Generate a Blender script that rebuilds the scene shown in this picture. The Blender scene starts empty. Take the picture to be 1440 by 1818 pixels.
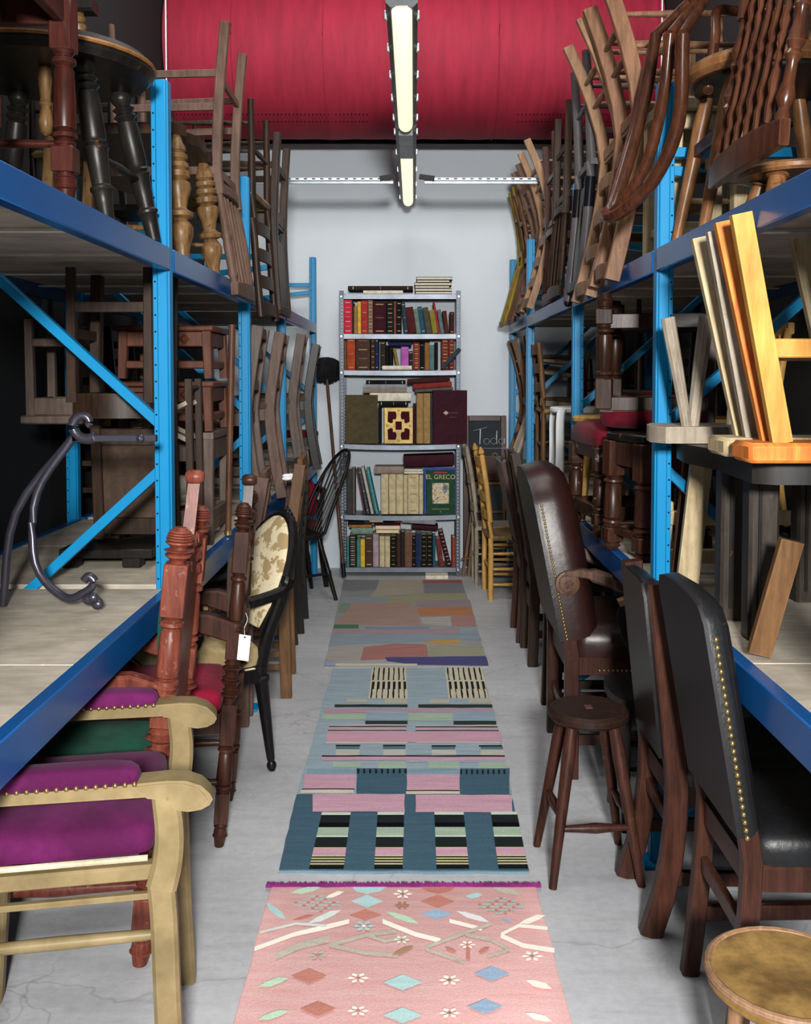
import bpy, bmesh, math, random
from mathutils import Vector, Matrix
random.seed(7)
scene = bpy.context.scene
COL = scene.collection
# ------------------------------------------------------------------ camera
F = 1750.0; TH = math.radians(2.5); H = 1.45
CX = 735.0; HY = 665.0; CY = HY + F*math.tan(TH)
cam_d = bpy.data.cameras.new('camera'); cam = bpy.data.objects.new('camera', cam_d); COL.objects.link(cam)
cam.location = (0, 0, H); cam.rotation_euler = (math.pi/2 - TH, 0, 0)
cam_d.sensor_fit = 'VERTICAL'; cam_d.sensor_height = 36.0; cam_d.sensor_width = 36.0
cam_d.lens = F/1818*36.0
cam_d.shift_x = -(CX-720)/1818.0; cam_d.shift_y = -(909-CY)/1818.0
cam_d.clip_start = 0.05; cam_d.clip_end = 60
scene.camera = cam
# ------------------------------------------------------------------ light
world = bpy.data.worlds.new('world'); scene.world = world; world.use_nodes = True
world.node_tree.nodes['Background'].inputs[0].default_value = (0.92, 0.96, 1.0, 1)
world.node_tree.nodes['Background'].inputs[1].default_value = 0.10
def area(name, loc, aim, size, power, color=(1, 1, 1), sy=None):
    d = bpy.data.lights.new(name, 'AREA'); d.energy = power; d.color = color
    d.shape = 'RECTANGLE'; d.size = size; d.size_y = sy or size
    o = bpy.data.objects.new(name, d); COL.objects.link(o); o.location = loc
    o.rotation_euler = (Vector(aim)-Vector(loc)).to_track_quat('-Z', 'Y').to_euler()
    return o
area('photo_flash', (0.17, -1.5, 2.05), (0.0, 5.0, 1.35), 0.32, 340, (1.0, 0.985, 0.96))
area('added_fill_light', (0.0, 3.2, 4.15), (0.0, 4.6, 0), 0.4, 30, (1.0, 0.97, 0.92), 2.0)  # added fill from overhead, brightens the aisle
area('added_fill_light', (0.0, 4.3, 4.15), (0.0, 7.3, 1.0), 2.4, 60, (1.0, 0.97, 0.92), 0.6)  # second added fill, aimed to lift the back wall
vs = scene.view_settings
vs.view_transform = 'Standard'; vs.look = 'None'; vs.exposure = 0.13; vs.gamma = 1.0; vs.use_curve_mapping = False

# ------------------------------------------------------------------ photo pixel -> place
def ray(px, py):
    x = (px-CX)/F; y = -(py-CY)/F; c, s = math.cos(TH), math.sin(TH)
    return Vector((x, c+y*s, -s+y*c))
def G(px, py, z=0.0):                       # point on a level surface
    r = ray(px, py); return Vector((0, 0, H)) + r*((z-H)/r.z)
def P(px, py, Y):                           # point at a known depth
    r = ray(px, py); return Vector((0, 0, H)) + r*(Y/r.y)
def PX(px, py, X):                          # point on a plane parallel to the aisle
    r = ray(px, py); return Vector((0, 0, H)) + r*(X/r.x)
# ------------------------------------------------------------------ colour and materials
def lin(c):
    return tuple((v/12.92 if v <= 0.04045 else ((v+0.055)/1.055)**2.4) for v in c)
def hx(s):
    return lin(tuple(int(s[i:i+2], 16)/255 for i in (0, 2, 4)))
MATS = {}
def newmat(name):
    m = bpy.data.materials.new(name); m.use_nodes = True
    nt = m.node_tree; b = nt.nodes['Principled BSDF']
    return m, nt, b
def ramp(nt, stops):
    r = nt.nodes.new('ShaderNodeValToRGB'); e = r.color_ramp.elements
    while len(e) < len(stops): e.new(0.5)
    for i, (p, c) in enumerate(stops):
        e[i].position = p; e[i].color = (c[0], c[1], c[2], 1)
    return r
def noise(nt, co, scale, detail=4, rough=0.6, vec=None):
    n = nt.nodes.new('ShaderNodeTexNoise'); n.inputs['Scale'].default_value = scale
    n.inputs['Detail'].default_value = detail; n.inputs['Roughness'].default_value = rough
    if vec:
        mp = nt.nodes.new('ShaderNodeMapping'); mp.inputs['Scale'].default_value = vec
        nt.links.new(co, mp.inputs['Vector']); nt.links.new(mp.outputs[0], n.inputs['Vector'])
    else:
        nt.links.new(co, n.inputs['Vector'])
    return n
def mix(nt, fac, a, b, mode='MIX'):
    m = nt.nodes.new('ShaderNodeMix'); m.data_type = 'RGBA'; m.blend_type = mode
    for sock, v in ((m.inputs[0], fac), (m.inputs[6], a), (m.inputs[7], b)):
        if hasattr(v, 'links'): nt.links.new(v, sock)
        elif isinstance(v, (int, float)): sock.default_value = v
        else: sock.default_value = (v[0], v[1], v[2], 1)
    return m.outputs[2]
def coords(nt, kind='Object'):
    t = nt.nodes.new('ShaderNodeTexCoord'); return t.outputs[kind]
def bump(nt, b, h, strength=0.2, dist=0.002):
    n = nt.nodes.new('ShaderNodeBump'); n.inputs['Strength'].default_value = strength; n.inputs['Distance'].default_value = dist
    nt.links.new(h, n.inputs['Height']); nt.links.new(n.outputs[0], b.inputs['Normal'])
def wood(key, dark, light, rough=0.38, wear=None, amount=0.6, grain=(14, 14, 1.6), k=0.62, edge=0.55):
    if key in MATS: return MATS[key]
    m, nt, b = newmat('wood_'+key); co = coords(nt)
    d, l = tuple(v*k for v in hx(dark)), tuple(v*k for v in hx(light))
    n = noise(nt, co, 4.0, 7, 0.7, grain); r = ramp(nt, [(0.32, d), (0.5, tuple((p+q)/2 for p, q in zip(d, l))), (0.68, l)])
    nt.links.new(n.outputs[0], r.inputs[0]); c = r.outputs[0]
    n2 = noise(nt, co, 6, 4, 0.6)
    c = mix(nt, 0.6, c, n2.outputs[0], 'OVERLAY')
    n3 = noise(nt, co, 22, 5, 0.72); wc = tuple(v*k for v in hx(wear)) if wear else tuple(min(1, v*1.7) for v in l)
    am = amount if wear else 0.70
    r3 = ramp(nt, [(am-0.03, (0, 0, 0)), (am+0.08, (1, 1, 1))])
    nt.links.new(n3.outputs[0], r3.inputs[0]); c = mix(nt, r3.outputs[0], c, wc)
    if edge:                                   # rubbed arrises
        bv = nt.nodes.new('ShaderNodeBevel'); bv.samples = 2; bv.inputs['Radius'].default_value = 0.0045
        ge = nt.nodes.new('ShaderNodeNewGeometry'); dt = nt.nodes.new('ShaderNodeVectorMath'); dt.operation = 'DOT_PRODUCT'
        nt.links.new(bv.outputs[0], dt.inputs[0]); nt.links.new(ge.outputs['Normal'], dt.inputs[1])
        rr = ramp(nt, [(0.80, (edge, edge, edge)), (0.97, (0, 0, 0))]); nt.links.new(dt.outputs['Value'], rr.inputs[0])
        mm = nt.nodes.new('ShaderNodeMath'); mm.operation = 'MULTIPLY'; nt.links.new(rr.outputs[0], mm.inputs[0]); nt.links.new(n3.outputs[0], mm.inputs[1])
        c = mix(nt, mm.outputs[0], c, tuple(min(1, v*2.6+0.02) for v in l))
    nt.links.new(c, b.inputs['Base Color']); b.inputs['Roughness'].default_value = min(0.7, rough+0.08)
    b.inputs['Specular IOR Level'].default_value = 0.22
    bump(nt, b, n.outputs[0], 0.3, 0.0012)
    MATS[key] = m; return m
def plain(key, col, rough=0.5, metal=0.0, var=0.12, scale=8.0, spec=0.22, bmp=0.0):
    if key in MATS: return MATS[key]
    m, nt, b = newmat(key); co = coords(nt); n = noise(nt, co, scale, 4)
    c = hx(col); lo = tuple(v*(1-var) for v in c); hi = tuple(min(1, v*(1+var)) for v in c)
    r = ramp(nt, [(0.35, lo), (0.65, hi)]); nt.links.new(n.outputs[0], r.inputs[0])
    nt.links.new(r.outputs[0], b.inputs['Base Color'])
    b.inputs['Roughness'].default_value = rough; b.inputs['Metallic'].default_value = metal
    b.inputs['Specular IOR Level'].default_value = spec
    if bmp: bump(nt, b, n.outputs[0], bmp, 0.002)
    MATS[key] = m; return m
def fabric(key, col, var=0.25, scale=60, rough=0.85, sheen=0.04, col2=None, big=6, sharp=0.09):
    if key in MATS: return MATS[key]
    m, nt, b = newmat('fabric_'+key); co = coords(nt)
    n = noise(nt, co, scale, 3, 0.7); n2 = noise(nt, co, big, 3)
    c = hx(col); c2 = hx(col2) if col2 else tuple(v*0.7 for v in c)
    r = ramp(nt, [(0.51-sharp, c), (0.51+sharp, c2)]); nt.links.new(n2.outputs[0], r.inputs[0])
    cc = mix(nt, var, r.outputs[0], n.outputs[0], 'OVERLAY')
    nt.links.new(cc, b.inputs['Base Color']); b.inputs['Roughness'].default_value = rough
    b.inputs['Sheen Weight'].default_value = sheen; b.inputs['Specular IOR Level'].default_value = 0.1
    bump(nt, b, n.outputs[0], 0.3, 0.001)
    MATS[key] = m; return m
def attr_mat(key, rough=0.95, scale=180, amt=0.35, sheen=0.0):
    if key in MATS: return MATS[key]
    m, nt, b = newmat(key); a = nt.nodes.new('ShaderNodeVertexColor'); a.layer_name = 'Col'
    co = coords(nt); n = noise(nt, co, scale, 3, 0.7); n2 = noise(nt, co, 5, 4, 0.6, (1.0, 9.0, 1.0))
    hs = nt.nodes.new('ShaderNodeHueSaturation'); hs.inputs['Saturation'].default_value = 0.8; hs.inputs['Value'].default_value = 1.1; nt.links.new(a.outputs[0], hs.inputs['Color']); c = hs.outputs[0]; c = mix(nt, amt, c, n.outputs[0], 'OVERLAY'); c = mix(nt, 0.3, c, n2.outputs[0], 'OVERLAY')
    nt.links.new(c, b.inputs['Base Color']); b.inputs['Roughness'].default_value = rough
    b.inputs['Sheen Weight'].default_value = sheen; b.inputs['Specular IOR Level'].default_value = 0.04
    bump(nt, b, n.outputs[0], 0.5, 0.002)
    MATS[key] = m; return m
def emit(key, col, strength):
    m, nt, b = newmat(key); c = hx(col)
    b.inputs['Base Color'].default_value = (*c, 1); b.inputs['Emission Color'].default_value = (*c, 1)
    b.inputs['Emission Strength'].default_value = strength; MATS[key] = m; return m
# ------------------------------------------------------------------ mesh building
def frame(t, up):
    t = t.normalized(); s = t.cross(up)
    if s.length < 1e-5: s = t.cross(Vector((1, 0, 0.1)))
    s.normalize(); return s, s.cross(t).normalized()
def V(*a): return Vector(a)
def curve(pts, n=6):
    pts = [Vector(p) for p in pts]
    if len(pts) < 3: return pts
    out = []
    for i in range(len(pts)-1):
        p0 = pts[i-1] if i else pts[0]*2-pts[1]
        p1, p2 = pts[i], pts[i+1]
        p3 = pts[i+2] if i+2 < len(pts) else pts[-1]*2-pts[-2]
        for k in range(n):
            t = k/n; t2 = t*t; t3 = t2*t
            out.append(0.5*((2*p1)+(p2-p0)*t+(2*p0-5*p1+4*p2-p3)*t2+(3*p1-p0-3*p2+p3)*t3))
    out.append(pts[-1]); return out
class MB:
    def __init__(s): s.v = []; s.f = []; s.c = []
    def add(s, vs, fs, col=None):
        o = len(s.v); s.v += [tuple(v) for v in vs]; s.f += [tuple(i+o for i in f) for f in fs]
        s.c += [col]*len(fs); return s
    def box(s, c, size, R=None, ch=None, col=None):
        hx_, hy_, hz_ = (size[0]/2, size[1]/2, size[2]/2); c = Vector(c)
        if ch is None: ch = min(0.004, 0.2*min(hx_, hy_, hz_)*2)
        vs = []; idx = {}
        for sx in (-1, 1):
            for sy in (-1, 1):
                for sz in (-1, 1):
                    for ax in range(3):
                        p = [sx*(hx_-ch), sy*(hy_-ch), sz*(hz_-ch)]
                        p[ax] = (sx*hx_, sy*hy_, sz*hz_)[ax]
                        idx[(sx, sy, sz, ax)] = len(vs); q = Vector(p)
                        vs.append((R @ q if R else q)+c)
        fs = []; A = (-1, 1)
        for sg in A:
            fs.append([idx[(sg, a, b, 0)] for a, b in ((-1, -1), (1, -1), (1, 1), (-1, 1))][::sg])
            fs.append([idx[(a, sg, b, 1)] for a, b in ((-1, -1), (-1, 1), (1, 1), (1, -1))][::sg])
            fs.append([idx[(a, b, sg, 2)] for a, b in ((-1, -1), (1, -1), (1, 1), (-1, 1))][::sg])
        for a in A:
            for b in A:
                k = a*b
                fs.append([idx[(a, b, -1, 0)], idx[(a, b, -1, 1)], idx[(a, b, 1, 1)], idx[(a, b, 1, 0)]][::k])
                fs.append([idx[(a, -1, b, 2)], idx[(a, -1, b, 0)], idx[(a, 1, b, 0)], idx[(a, 1, b, 2)]][::k*-1][::-1])
                fs.append([idx[(-1, a, b, 1)], idx[(-1, a, b, 2)], idx[(1, a, b, 2)], idx[(1, a, b, 1)]][::k])
                for c_ in A:
                    fs.append([idx[(a, b, c_, 0)], idx[(a, b, c_, 1)], idx[(a, b, c_, 2)]][::(a*b*c_)])
        return s.add(vs, fs, col)
    def ring(s, rings, cap=True, closed=False, col=None):
        n = len(rings[0]); vs = [p for r in rings for p in r]; fs = []; m = len(rings)
        for i in range(m if closed else m-1):
            j = (i+1) % m
            for k in range(n):
                l = (k+1) % n; fs.append((i*n+k, i*n+l, j*n+l, j*n+k))
        if cap and not closed:
            fs.append(tuple(range(n-1, -1, -1))); fs.append(tuple((m-1)*n+k for k in range(n)))
        return s.add(vs, fs, col)
    def sweep(s, pts, w, h, up=(0, 0, 1), closed=False, ch=0.22, col=None):
        pts = [Vector(p) for p in pts]; m = len(pts); up = Vector(up); rings = []
        W = w if isinstance(w, (list, tuple)) else [w]*m; Hh = h if isinstance(h, (list, tuple)) else [h]*m
        if len(W) != m: W = [W[0]+(W[-1]-W[0])*i/(m-1) for i in range(m)]
        if len(Hh) != m: Hh = [Hh[0]+(Hh[-1]-Hh[0])*i/(m-1) for i in range(m)]
        for i, p in enumerate(pts):
            a = pts[i-1] if (i or closed) else p; b = pts[(i+1) % m] if (i < m-1 or closed) else p
            sd, u = frame(b-a, up); x, y = W[i]/2, Hh[i]/2; c = min(x, y)*ch*2*0.5
            prof = [(-x+c, -y), (x-c, -y), (x, -y+c), (x, y-c), (x-c, y), (-x+c, y), (-x, y-c), (-x, -y+c)]
            rings.append([p+sd*q[0]+u*q[1] for q in prof])
        return s.ring(rings, True, closed, col)
    def tube(s, pts, r, n=10, closed=False, col=None, flat=1.0, up=(0.02, 0.03, 1)):
        pts = [Vector(p) for p in pts]; m = len(pts); up = Vector(up); rings = []
        R = r if isinstance(r, (list, tuple)) else [r]*m
        if len(R) != m: R = [R[0]+(R[-1]-R[0])*i/(m-1) for i in range(m)]
        for i, p in enumerate(pts):
            a = pts[i-1] if (i or closed) else p; b = pts[(i+1) % m] if (i < m-1 or closed) else p
            sd, u = frame(b-a, up)
            rings.append([p+(sd*math.cos(2*math.pi*k/n)+u*math.sin(2*math.pi*k/n)*flat)*R[i] for k in range(n)])
        return s.ring(rings, True, closed, col)
    def lathe(s, p0, p1, prof, n=14, col=None):
        p0, p1 = Vector(p0), Vector(p1); t = p1-p0; sd, u = frame(t, Vector((0.03, 0.05, 1)) if abs(t.normalized().z) < 0.95 else Vector((1, 0.02, 0)))
        rings = [[p0+t*a+(sd*math.cos(2*math.pi*k/n)+u*math.sin(2*math.pi*k/n))*r for k in range(n)] for a, r in prof]
        return s.ring(rings, True, False, col)
    def prism(s, poly, o, ux, uy, th, col=None):
        o, ux, uy = Vector(o), Vector(ux), Vector(uy); n = ux.cross(uy).normalized(); k = len(poly)
        a = [o+ux*x+uy*y-n*th/2 for x, y in poly]; b = [o+ux*x+uy*y+n*th/2 for x, y in poly]
        fs = [tuple(range(k-1, -1, -1)), tuple(range(k, 2*k))]+[(i, (i+1) % k, k+(i+1) % k, k+i) for i in range(k)]
        return s.add(a+b, fs, col)
    def pad(s, c, size, R=None, e=0.35, n=20, m=10, flatb=True, col=None):
        # soft cushion: superellipsoid, optional flat underside
        c = Vector(c); rings = []
        def sp(v, p): return math.copysign(abs(v)**p, v)
        for i in range(m+1):
            ph = -math.pi/2+math.pi*i/m; cz = sp(math.sin(ph), 0.6); cr = abs(math.cos(ph))**0.45 if 0 < i < m else 0.02
            if flatb and cz < -0.55: cz = -0.55
            rg = []
            for k in range(n):
                th = 2*math.pi*k/n
                q = Vector((sp(math.cos(th), e)*cr*size[0]/2, sp(math.sin(th), e)*cr*size[1]/2, cz*size[2]/2))
                rg.append((R @ q if R else q)+c)
            rings.append(rg)
        return s.ring(rings, True, False, col)
    def disc(s, c, r, th, n=28, R=None, edge=0.25, sx=1.0, col=None):
        c = Vector(c); b = th*edge; rings = []
        for rr, z in ((r-b, -th/2), (r, -th/2+b), (r, th/2-b), (r-b, th/2)):
            rg = []
            for k in range(n):
                q = Vector((math.cos(2*math.pi*k/n)*rr*sx, math.sin(2*math.pi*k/n)*rr, z)); rg.append((R @ q if R else q)+c)
            rings.append(rg)
        return s.ring(rings, True, False, col)
    def ball(s, c, r, n=8, m=6, sc=(1, 1, 1), col=None):
        c = Vector(c); rings = []
        for i in range(m+1):
            ph = -math.pi/2+math.pi*i/m; cr = max(math.cos(ph), 0.03)
            rings.append([c+Vector((math.cos(2*math.pi*k/n)*cr*r*sc[0], math.sin(2*math.pi*k/n)*cr*r*sc[1], math.sin(ph)*r*sc[2])) for k in range(n)])
        return s.ring(rings, True, False, col)
    def build(s, name, mat, parent=None, smooth=38, kind=None, label=None):
        me = bpy.data.meshes.new(name); me.from_pydata(s.v, [], s.f); me.materials.append(mat)
        if any(c is not None for c in s.c):
            at = me.color_attributes.new('Col', 'FLOAT_COLOR', 'CORNER')
            for p in me.polygons:
                cc = s.c[p.index] or (1, 1, 1)
                for li in p.loop_indices: at.data[li].color = (cc[0], cc[1], cc[2], 1)
        me.validate(); me.update()
        b_ = bmesh.new(); b_.from_mesh(me); bmesh.ops.recalc_face_normals(b_, faces=b_.faces); b_.to_mesh(me); b_.free()
        if smooth:
            me.polygons.foreach_set('use_smooth', [True]*len(me.polygons)); me.set_sharp_from_angle(angle=math.radians(smooth))
        o = bpy.data.objects.new(name, me); COL.objects.link(o)
        if parent: o.parent = parent
        if kind: o['kind'] = kind
        if label: o['label'] = label
        return o
def tag(o, label, cat, group=None):
    o['label'] = label; o['category'] = cat
    if group: o['group'] = group
    return o
def thing(name, label, cat, M=None, group=None):
    o = bpy.data.objects.new(name, None); COL.objects.link(o); o.empty_display_size = 0.1
    if M is not None: o.matrix_world = M
    return tag(o, label, cat, group)
def struct(mb, name, mat, parent=None, smooth=38):
    o = mb.build(name, mat, parent, smooth)
    if not parent: o['kind'] = 'structure'
    return o
def pose(la, wa, zdir=(0, 0, 1), ydir=(0, 1, 0), s=1.0):
    # matrix with local z -> zdir, local y ~ ydir, and the local point la landing on the place wa
    z = Vector(zdir).normalized(); y = Vector(ydir); y = (y-z*y.dot(z)).normalized(); x = y.cross(z)
    R = Matrix((x, y, z)).transposed()
    t = Vector(wa)-R @ (Vector(la)*s)
    return Matrix.Translation(t) @ R.to_4x4() @ Matrix.Scale(s, 4)
def up_at(x, y, back, z=0.0, s=1.0):
    # stands upright at x, y; 'back' = compass angle the backrest points to (0 = +X, 90 = +Y)
    a = math.radians(back); return pose((0, 0, 0), (x, y, z), (0, 0, 1), (math.cos(a), math.sin(a), 0), s)
# ================================================================== the room
WALL_Y = 7.34
def concrete():
    m, nt, b = newmat('concrete_floor'); co = coords(nt)
    n = noise(nt, co, 1.3, 8, 0.62); r = ramp(nt, [(0.3, hx('a3a4a8')), (0.7, hx('c0c2c6'))]); nt.links.new(n.outputs[0], r.inputs[0])
    n2 = noise(nt, co, 40, 5, 0.7); c = mix(nt, 0.22, r.outputs[0], n2.outputs[0], 'OVERLAY')
    v = nt.nodes.new('ShaderNodeTexVoronoi'); v.feature = 'DISTANCE_TO_EDGE'; v.inputs['Scale'].default_value = 0.9
    nd = noise(nt, co, 2.5, 4); mp = mix(nt, 0.25, co, nd.outputs[1]); nt.links.new(mp, v.inputs['Vector'])
    rr = ramp(nt, [(0.0, (0.6, 0.6, 0.6)), (0.0025, (1, 1, 1))]); nt.links.new(v.outputs[0], rr.inputs[0])
    c = mix(nt, 0.55, c, rr.outputs[0], 'MULTIPLY')
    for sc_, st, wd in ((2.6, (1.0, 0.25, 1.0), 0.0016), (4.1, (0.22, 1.0, 1.0), 0.0014)):      # fine scuffs and hairlines
        v2 = nt.nodes.new('ShaderNodeTexVoronoi'); v2.feature = 'DISTANCE_TO_EDGE'; v2.inputs['Scale'].default_value = sc_
        mp2 = nt.nodes.new('ShaderNodeMapping'); mp2.inputs['Scale'].default_value = st; mp2.inputs['Rotation'].default_value = (0, 0, 0.5*sc_); nt.links.new(mp, mp2.inputs['Vector']); nt.links.new(mp2.outputs[0], v2.inputs['Vector'])
        r2 = ramp(nt, [(0.0, (0.62, 0.6, 0.58)), (wd*3, (1, 1, 1))]); nt.links.new(v2.outputs[0], r2.inputs[0]); nm = noise(nt, co, 1.7, 2); rm = ramp(nt, [(0.45, (0, 0, 0)), (0.6, (0.6, 0.6, 0.6))]); nt.links.new(nm.outputs[0], rm.inputs[0])
        c = mix(nt, rm.outputs[0], c, r2.outputs[0], 'MULTIPLY')
    n3 = noise(nt, co, 2.2, 6, 0.7, (1.0, 6.0, 1.0)); r3 = ramp(nt, [(0.40, (0.78, 0.77, 0.76)), (0.5, (1, 1, 1))]); nt.links.new(n3.outputs[0], r3.inputs[0])
    c = mix(nt, 0.4, c, r3.outputs[0], 'MULTIPLY')
    nt.links.new(c, b.inputs['Base Color']); b.inputs['Roughness'].default_value = 0.5
    bump(nt, b, n2.outputs[0], 0.08, 0.001); return m
M_floor = concrete()
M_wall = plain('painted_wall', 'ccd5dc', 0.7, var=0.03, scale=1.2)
M_shade_wall = plain('shade_wall_black', '1c1d1f', 0.8, var=0.05)  # near-black colour stands in for the deep shade inside the racks
M_ceil = plain('ceiling_paint', 'b5b7b9', 0.8, var=0.04)
struct(MB().box((0, 2.7, -0.05), (3.3, 11.4, 0.1), ch=0.001), 'floor', M_floor)
struct(MB().box((0, WALL_Y+0.06, 2.15), (3.3, 0.12, 4.3), ch=0.001), 'wall_back', M_wall)
struct(MB().box((-1.60, 2.7, 2.15), (0.1, 11.4, 4.3), ch=0.001), 'shade_wall_left', M_shade_wall)  # added right behind the rack so its inside goes dark
struct(MB().box((1.60, 2.7, 2.15), (0.1, 11.4, 4.3), ch=0.001), 'shade_wall_right', M_shade_wall)  # added behind the opposite rack for the same darkness
struct(MB().box((0, 2.7, 4.36), (3.3, 11.4, 0.12), ch=0.001), 'ceiling', M_ceil)
# ------------------------------------------------------------------ red fabric duct
DY, DR = 6.62, 0.50
DZ = H+DY*math.tan(math.radians(13.2)+math.asin(DR/6.85))
duct = thing('ventilation_duct', 'large red fabric air duct hung in front of the pale wall', 'duct', Matrix.Translation((0, DY, DZ)))
m, nt, b = newmat('red_duct_cloth'); co = coords(nt); n = noise(nt, co, 3, 5, 0.6, (6, 1, 1)); n2 = noise(nt, co, 150, 2)
r = ramp(nt, [(0.3, hx('7e0a26')), (0.7, hx('961232'))]); nt.links.new(n.outputs[0], r.inputs[0])
nt.links.new(mix(nt, 0.2, r.outputs[0], n2.outputs[0], 'OVERLAY'), b.inputs['Base Color']); b.inputs['Roughness'].default_value = 0.8; bump(nt, b, n.outputs[0], 0.3, 0.01)
M_duct = m
mb = MB(); rings = []
for i in range(49):
    x = -1.54+3.08*i/48; rr = DR*(1+0.004*math.sin(i*1.7)+0.003*math.sin(i*0.9))
    rings.append([(x, rr*math.cos(2*math.pi*k/48), rr*math.sin(2*math.pi*k/48)) for k in range(48)])
mb.ring(rings); mb.build('fabric_tube', M_duct, duct, 60)
for px in (420, 578, 882, 1040):
    x = (px-CX)*(DY-0.4)/F
    mb = MB(); mb.tube([(x, (DR+0.002)*math.cos(2*math.pi*k/48), (DR+0.002)*math.sin(2*math.pi*k/48)) for k in range(48)], 0.004, 6, True); mb.build('seam', M_duct, duct)
def on_duct(px, py):
    r = ray(px, py); a = r.y**2+r.z**2; oy, oz = -DY, H-DZ; bq = 2*(r.y*oy+r.z*oz); c = oy*oy+oz*oz-DR*DR
    t = (-bq-math.sqrt(max(0, bq*bq-4*a*c)))/(2*a); return Vector((r.x*t, r.y*t-DY, H+r.z*t-DZ))
mb = MB(); M_hole = plain('dark_hole', '140808', 0.9)
for py in (203, 216):
    for x0, x1 in ((300, 656), (920, 1150)):
        px = x0
        while px <= x1:
            p = on_duct(px, py); nrm = Vector((0, p.y, p.z)).normalized(); u = V(1, 0, 0); w = nrm.cross(u)
            mb.prism([(0.0052*math.cos(k*1.047), 0.0052*math.sin(k*1.047)) for k in range(6)], p+nrm*0.0005, u, w, 0.003); px += 6.9
mb.build('air_holes', M_hole, duct, 0, kind='stuff')
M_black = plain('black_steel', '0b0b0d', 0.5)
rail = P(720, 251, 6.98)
MB().box((0, rail.y-DY, rail.z-DZ), (3.08, 0.03, 0.042)).build('rail', M_black, duct)  # black bar drawn in for the duct's shadow band on the wall
# ------------------------------------------------------------------ luminaires in one line over the aisle
M_house = plain('grey_luminaire_plastic', '5a5d60', 0.45); M_lit = emit('lit_diffuser', 'fff3c8', 1.05); M_clear = plain('ribbed_grey_cover', '8d9398', 0.25)
M_clip = plain('clip_steel', 'c9ccce', 0.3, 0.8); M_whitecap = emit('lit_white_end', 'ffffff', 1.3)
LZ = 2.60
def luminaire(y0, y1, label, ribs, hang):
    L = y1-y0; t = thing('batten_luminaire', label, 'light', Matrix.Translation((-0.04, (y0+y1)/2, LZ)), 'luminaires over the aisle')
    MB().sweep([(0, -L/2, 0.07), (0, L/2, 0.07)], 0.105, 0.06, ch=0.5).build('housing', M_house, t)
    def dif(a, b_):
        pr = [(a, 0.6), (a+0.01, 0.85), (a+0.03, 1), (b_-0.03, 1), (b_-0.01, 0.85), (b_, 0.6)]; rg = []
        for y, sc in pr:
            rg.append([(0.034*sc*math.cos(math.pi+math.pi*k/12), y, 0.04+0.036*sc*math.sin(math.pi+math.pi*k/12)) for k in range(13)]+[(0.034*sc, y, 0.045), (-0.034*sc, y, 0.045)])
        return MB().ring(rg)
    a0 = -L/2+ribs
    dif(a0, L/2-0.02).build('diffuser', M_lit, t, 60)
    if ribs:
        mb = MB(); y = -L/2+0.02
        while y < a0-0.015:
            mb.box((0, y, 0.035), (0.07, 0.012, 0.05)); y += 0.022
        mb.build('ribbed_cover', M_clear, t)
    for k in range(5):
        for sx in (-1, 1):
            MB().box((sx*0.055, -L/2+0.12+k*(L-0.24)/4, 0.055), (0.01, 0.022, 0.03)).build('clip', M_clip, t)
    for y in hang: MB().tube([(0, y, 0.1), (0, y, 4.3-LZ)], 0.004, 6).build('hanger', M_clip, t)
luminaire(3.25, 4.80, 'glowing batten light hung across the front of the red duct', 0.0, (-0.4, 0.4))
luminaire(4.83, 6.87, 'glowing batten light below the red duct, ending near the pale wall', 0.55, (-0.9, -0.3))
# perforated strut that carries the line
sp = P(600, 319, 5.85)
st = thing('perforated_strut', 'galvanised perforated strut crossing behind the hanging luminaire', 'strut', Matrix.Translation((0, 5.85, sp.z)))
M_galv = plain('galvanised', 'b9c2c8', 0.35, 0.7, 0.15, 20); M_slot = plain('slot_dark', '202326', 0.8)
for x0, x1 in ((-1.54, -0.12), (0.06, 1.54)):
    mb = MB(); mb.box(((x0+x1)/2, 0, 0), (x1-x0, 0.04, 0.022)); mb.box(((x0+x1)/2, 0.015, -0.012), (x1-x0, 0.012, 0.022)); mb.build('channel', M_galv, st)
    mb = MB(); x = x0+0.04
    while x < x1-0.03: mb.box((x, -0.0205, 0.001), (0.02, 0.002, 0.007), ch=0.0005); x += 0.048
    mb.build('slots', M_slot, st, 0, kind='stuff')
for sx in (-0.13, 0.05): MB().sweep([(sx-0.07 if sx < 0 else sx+0.07, -0.03, 0.0), (sx+0.02 if sx < 0 else sx-0.02, -0.03, 0.012)], 0.012, 0.03).build('bracket', M_black, st)
for x in (-1.45, 1.45): MB().tube([(x, 0, 0), (x, 0, 4.3-sp.z)], 0.005, 6).build('hanger', M_galv, st)
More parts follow.
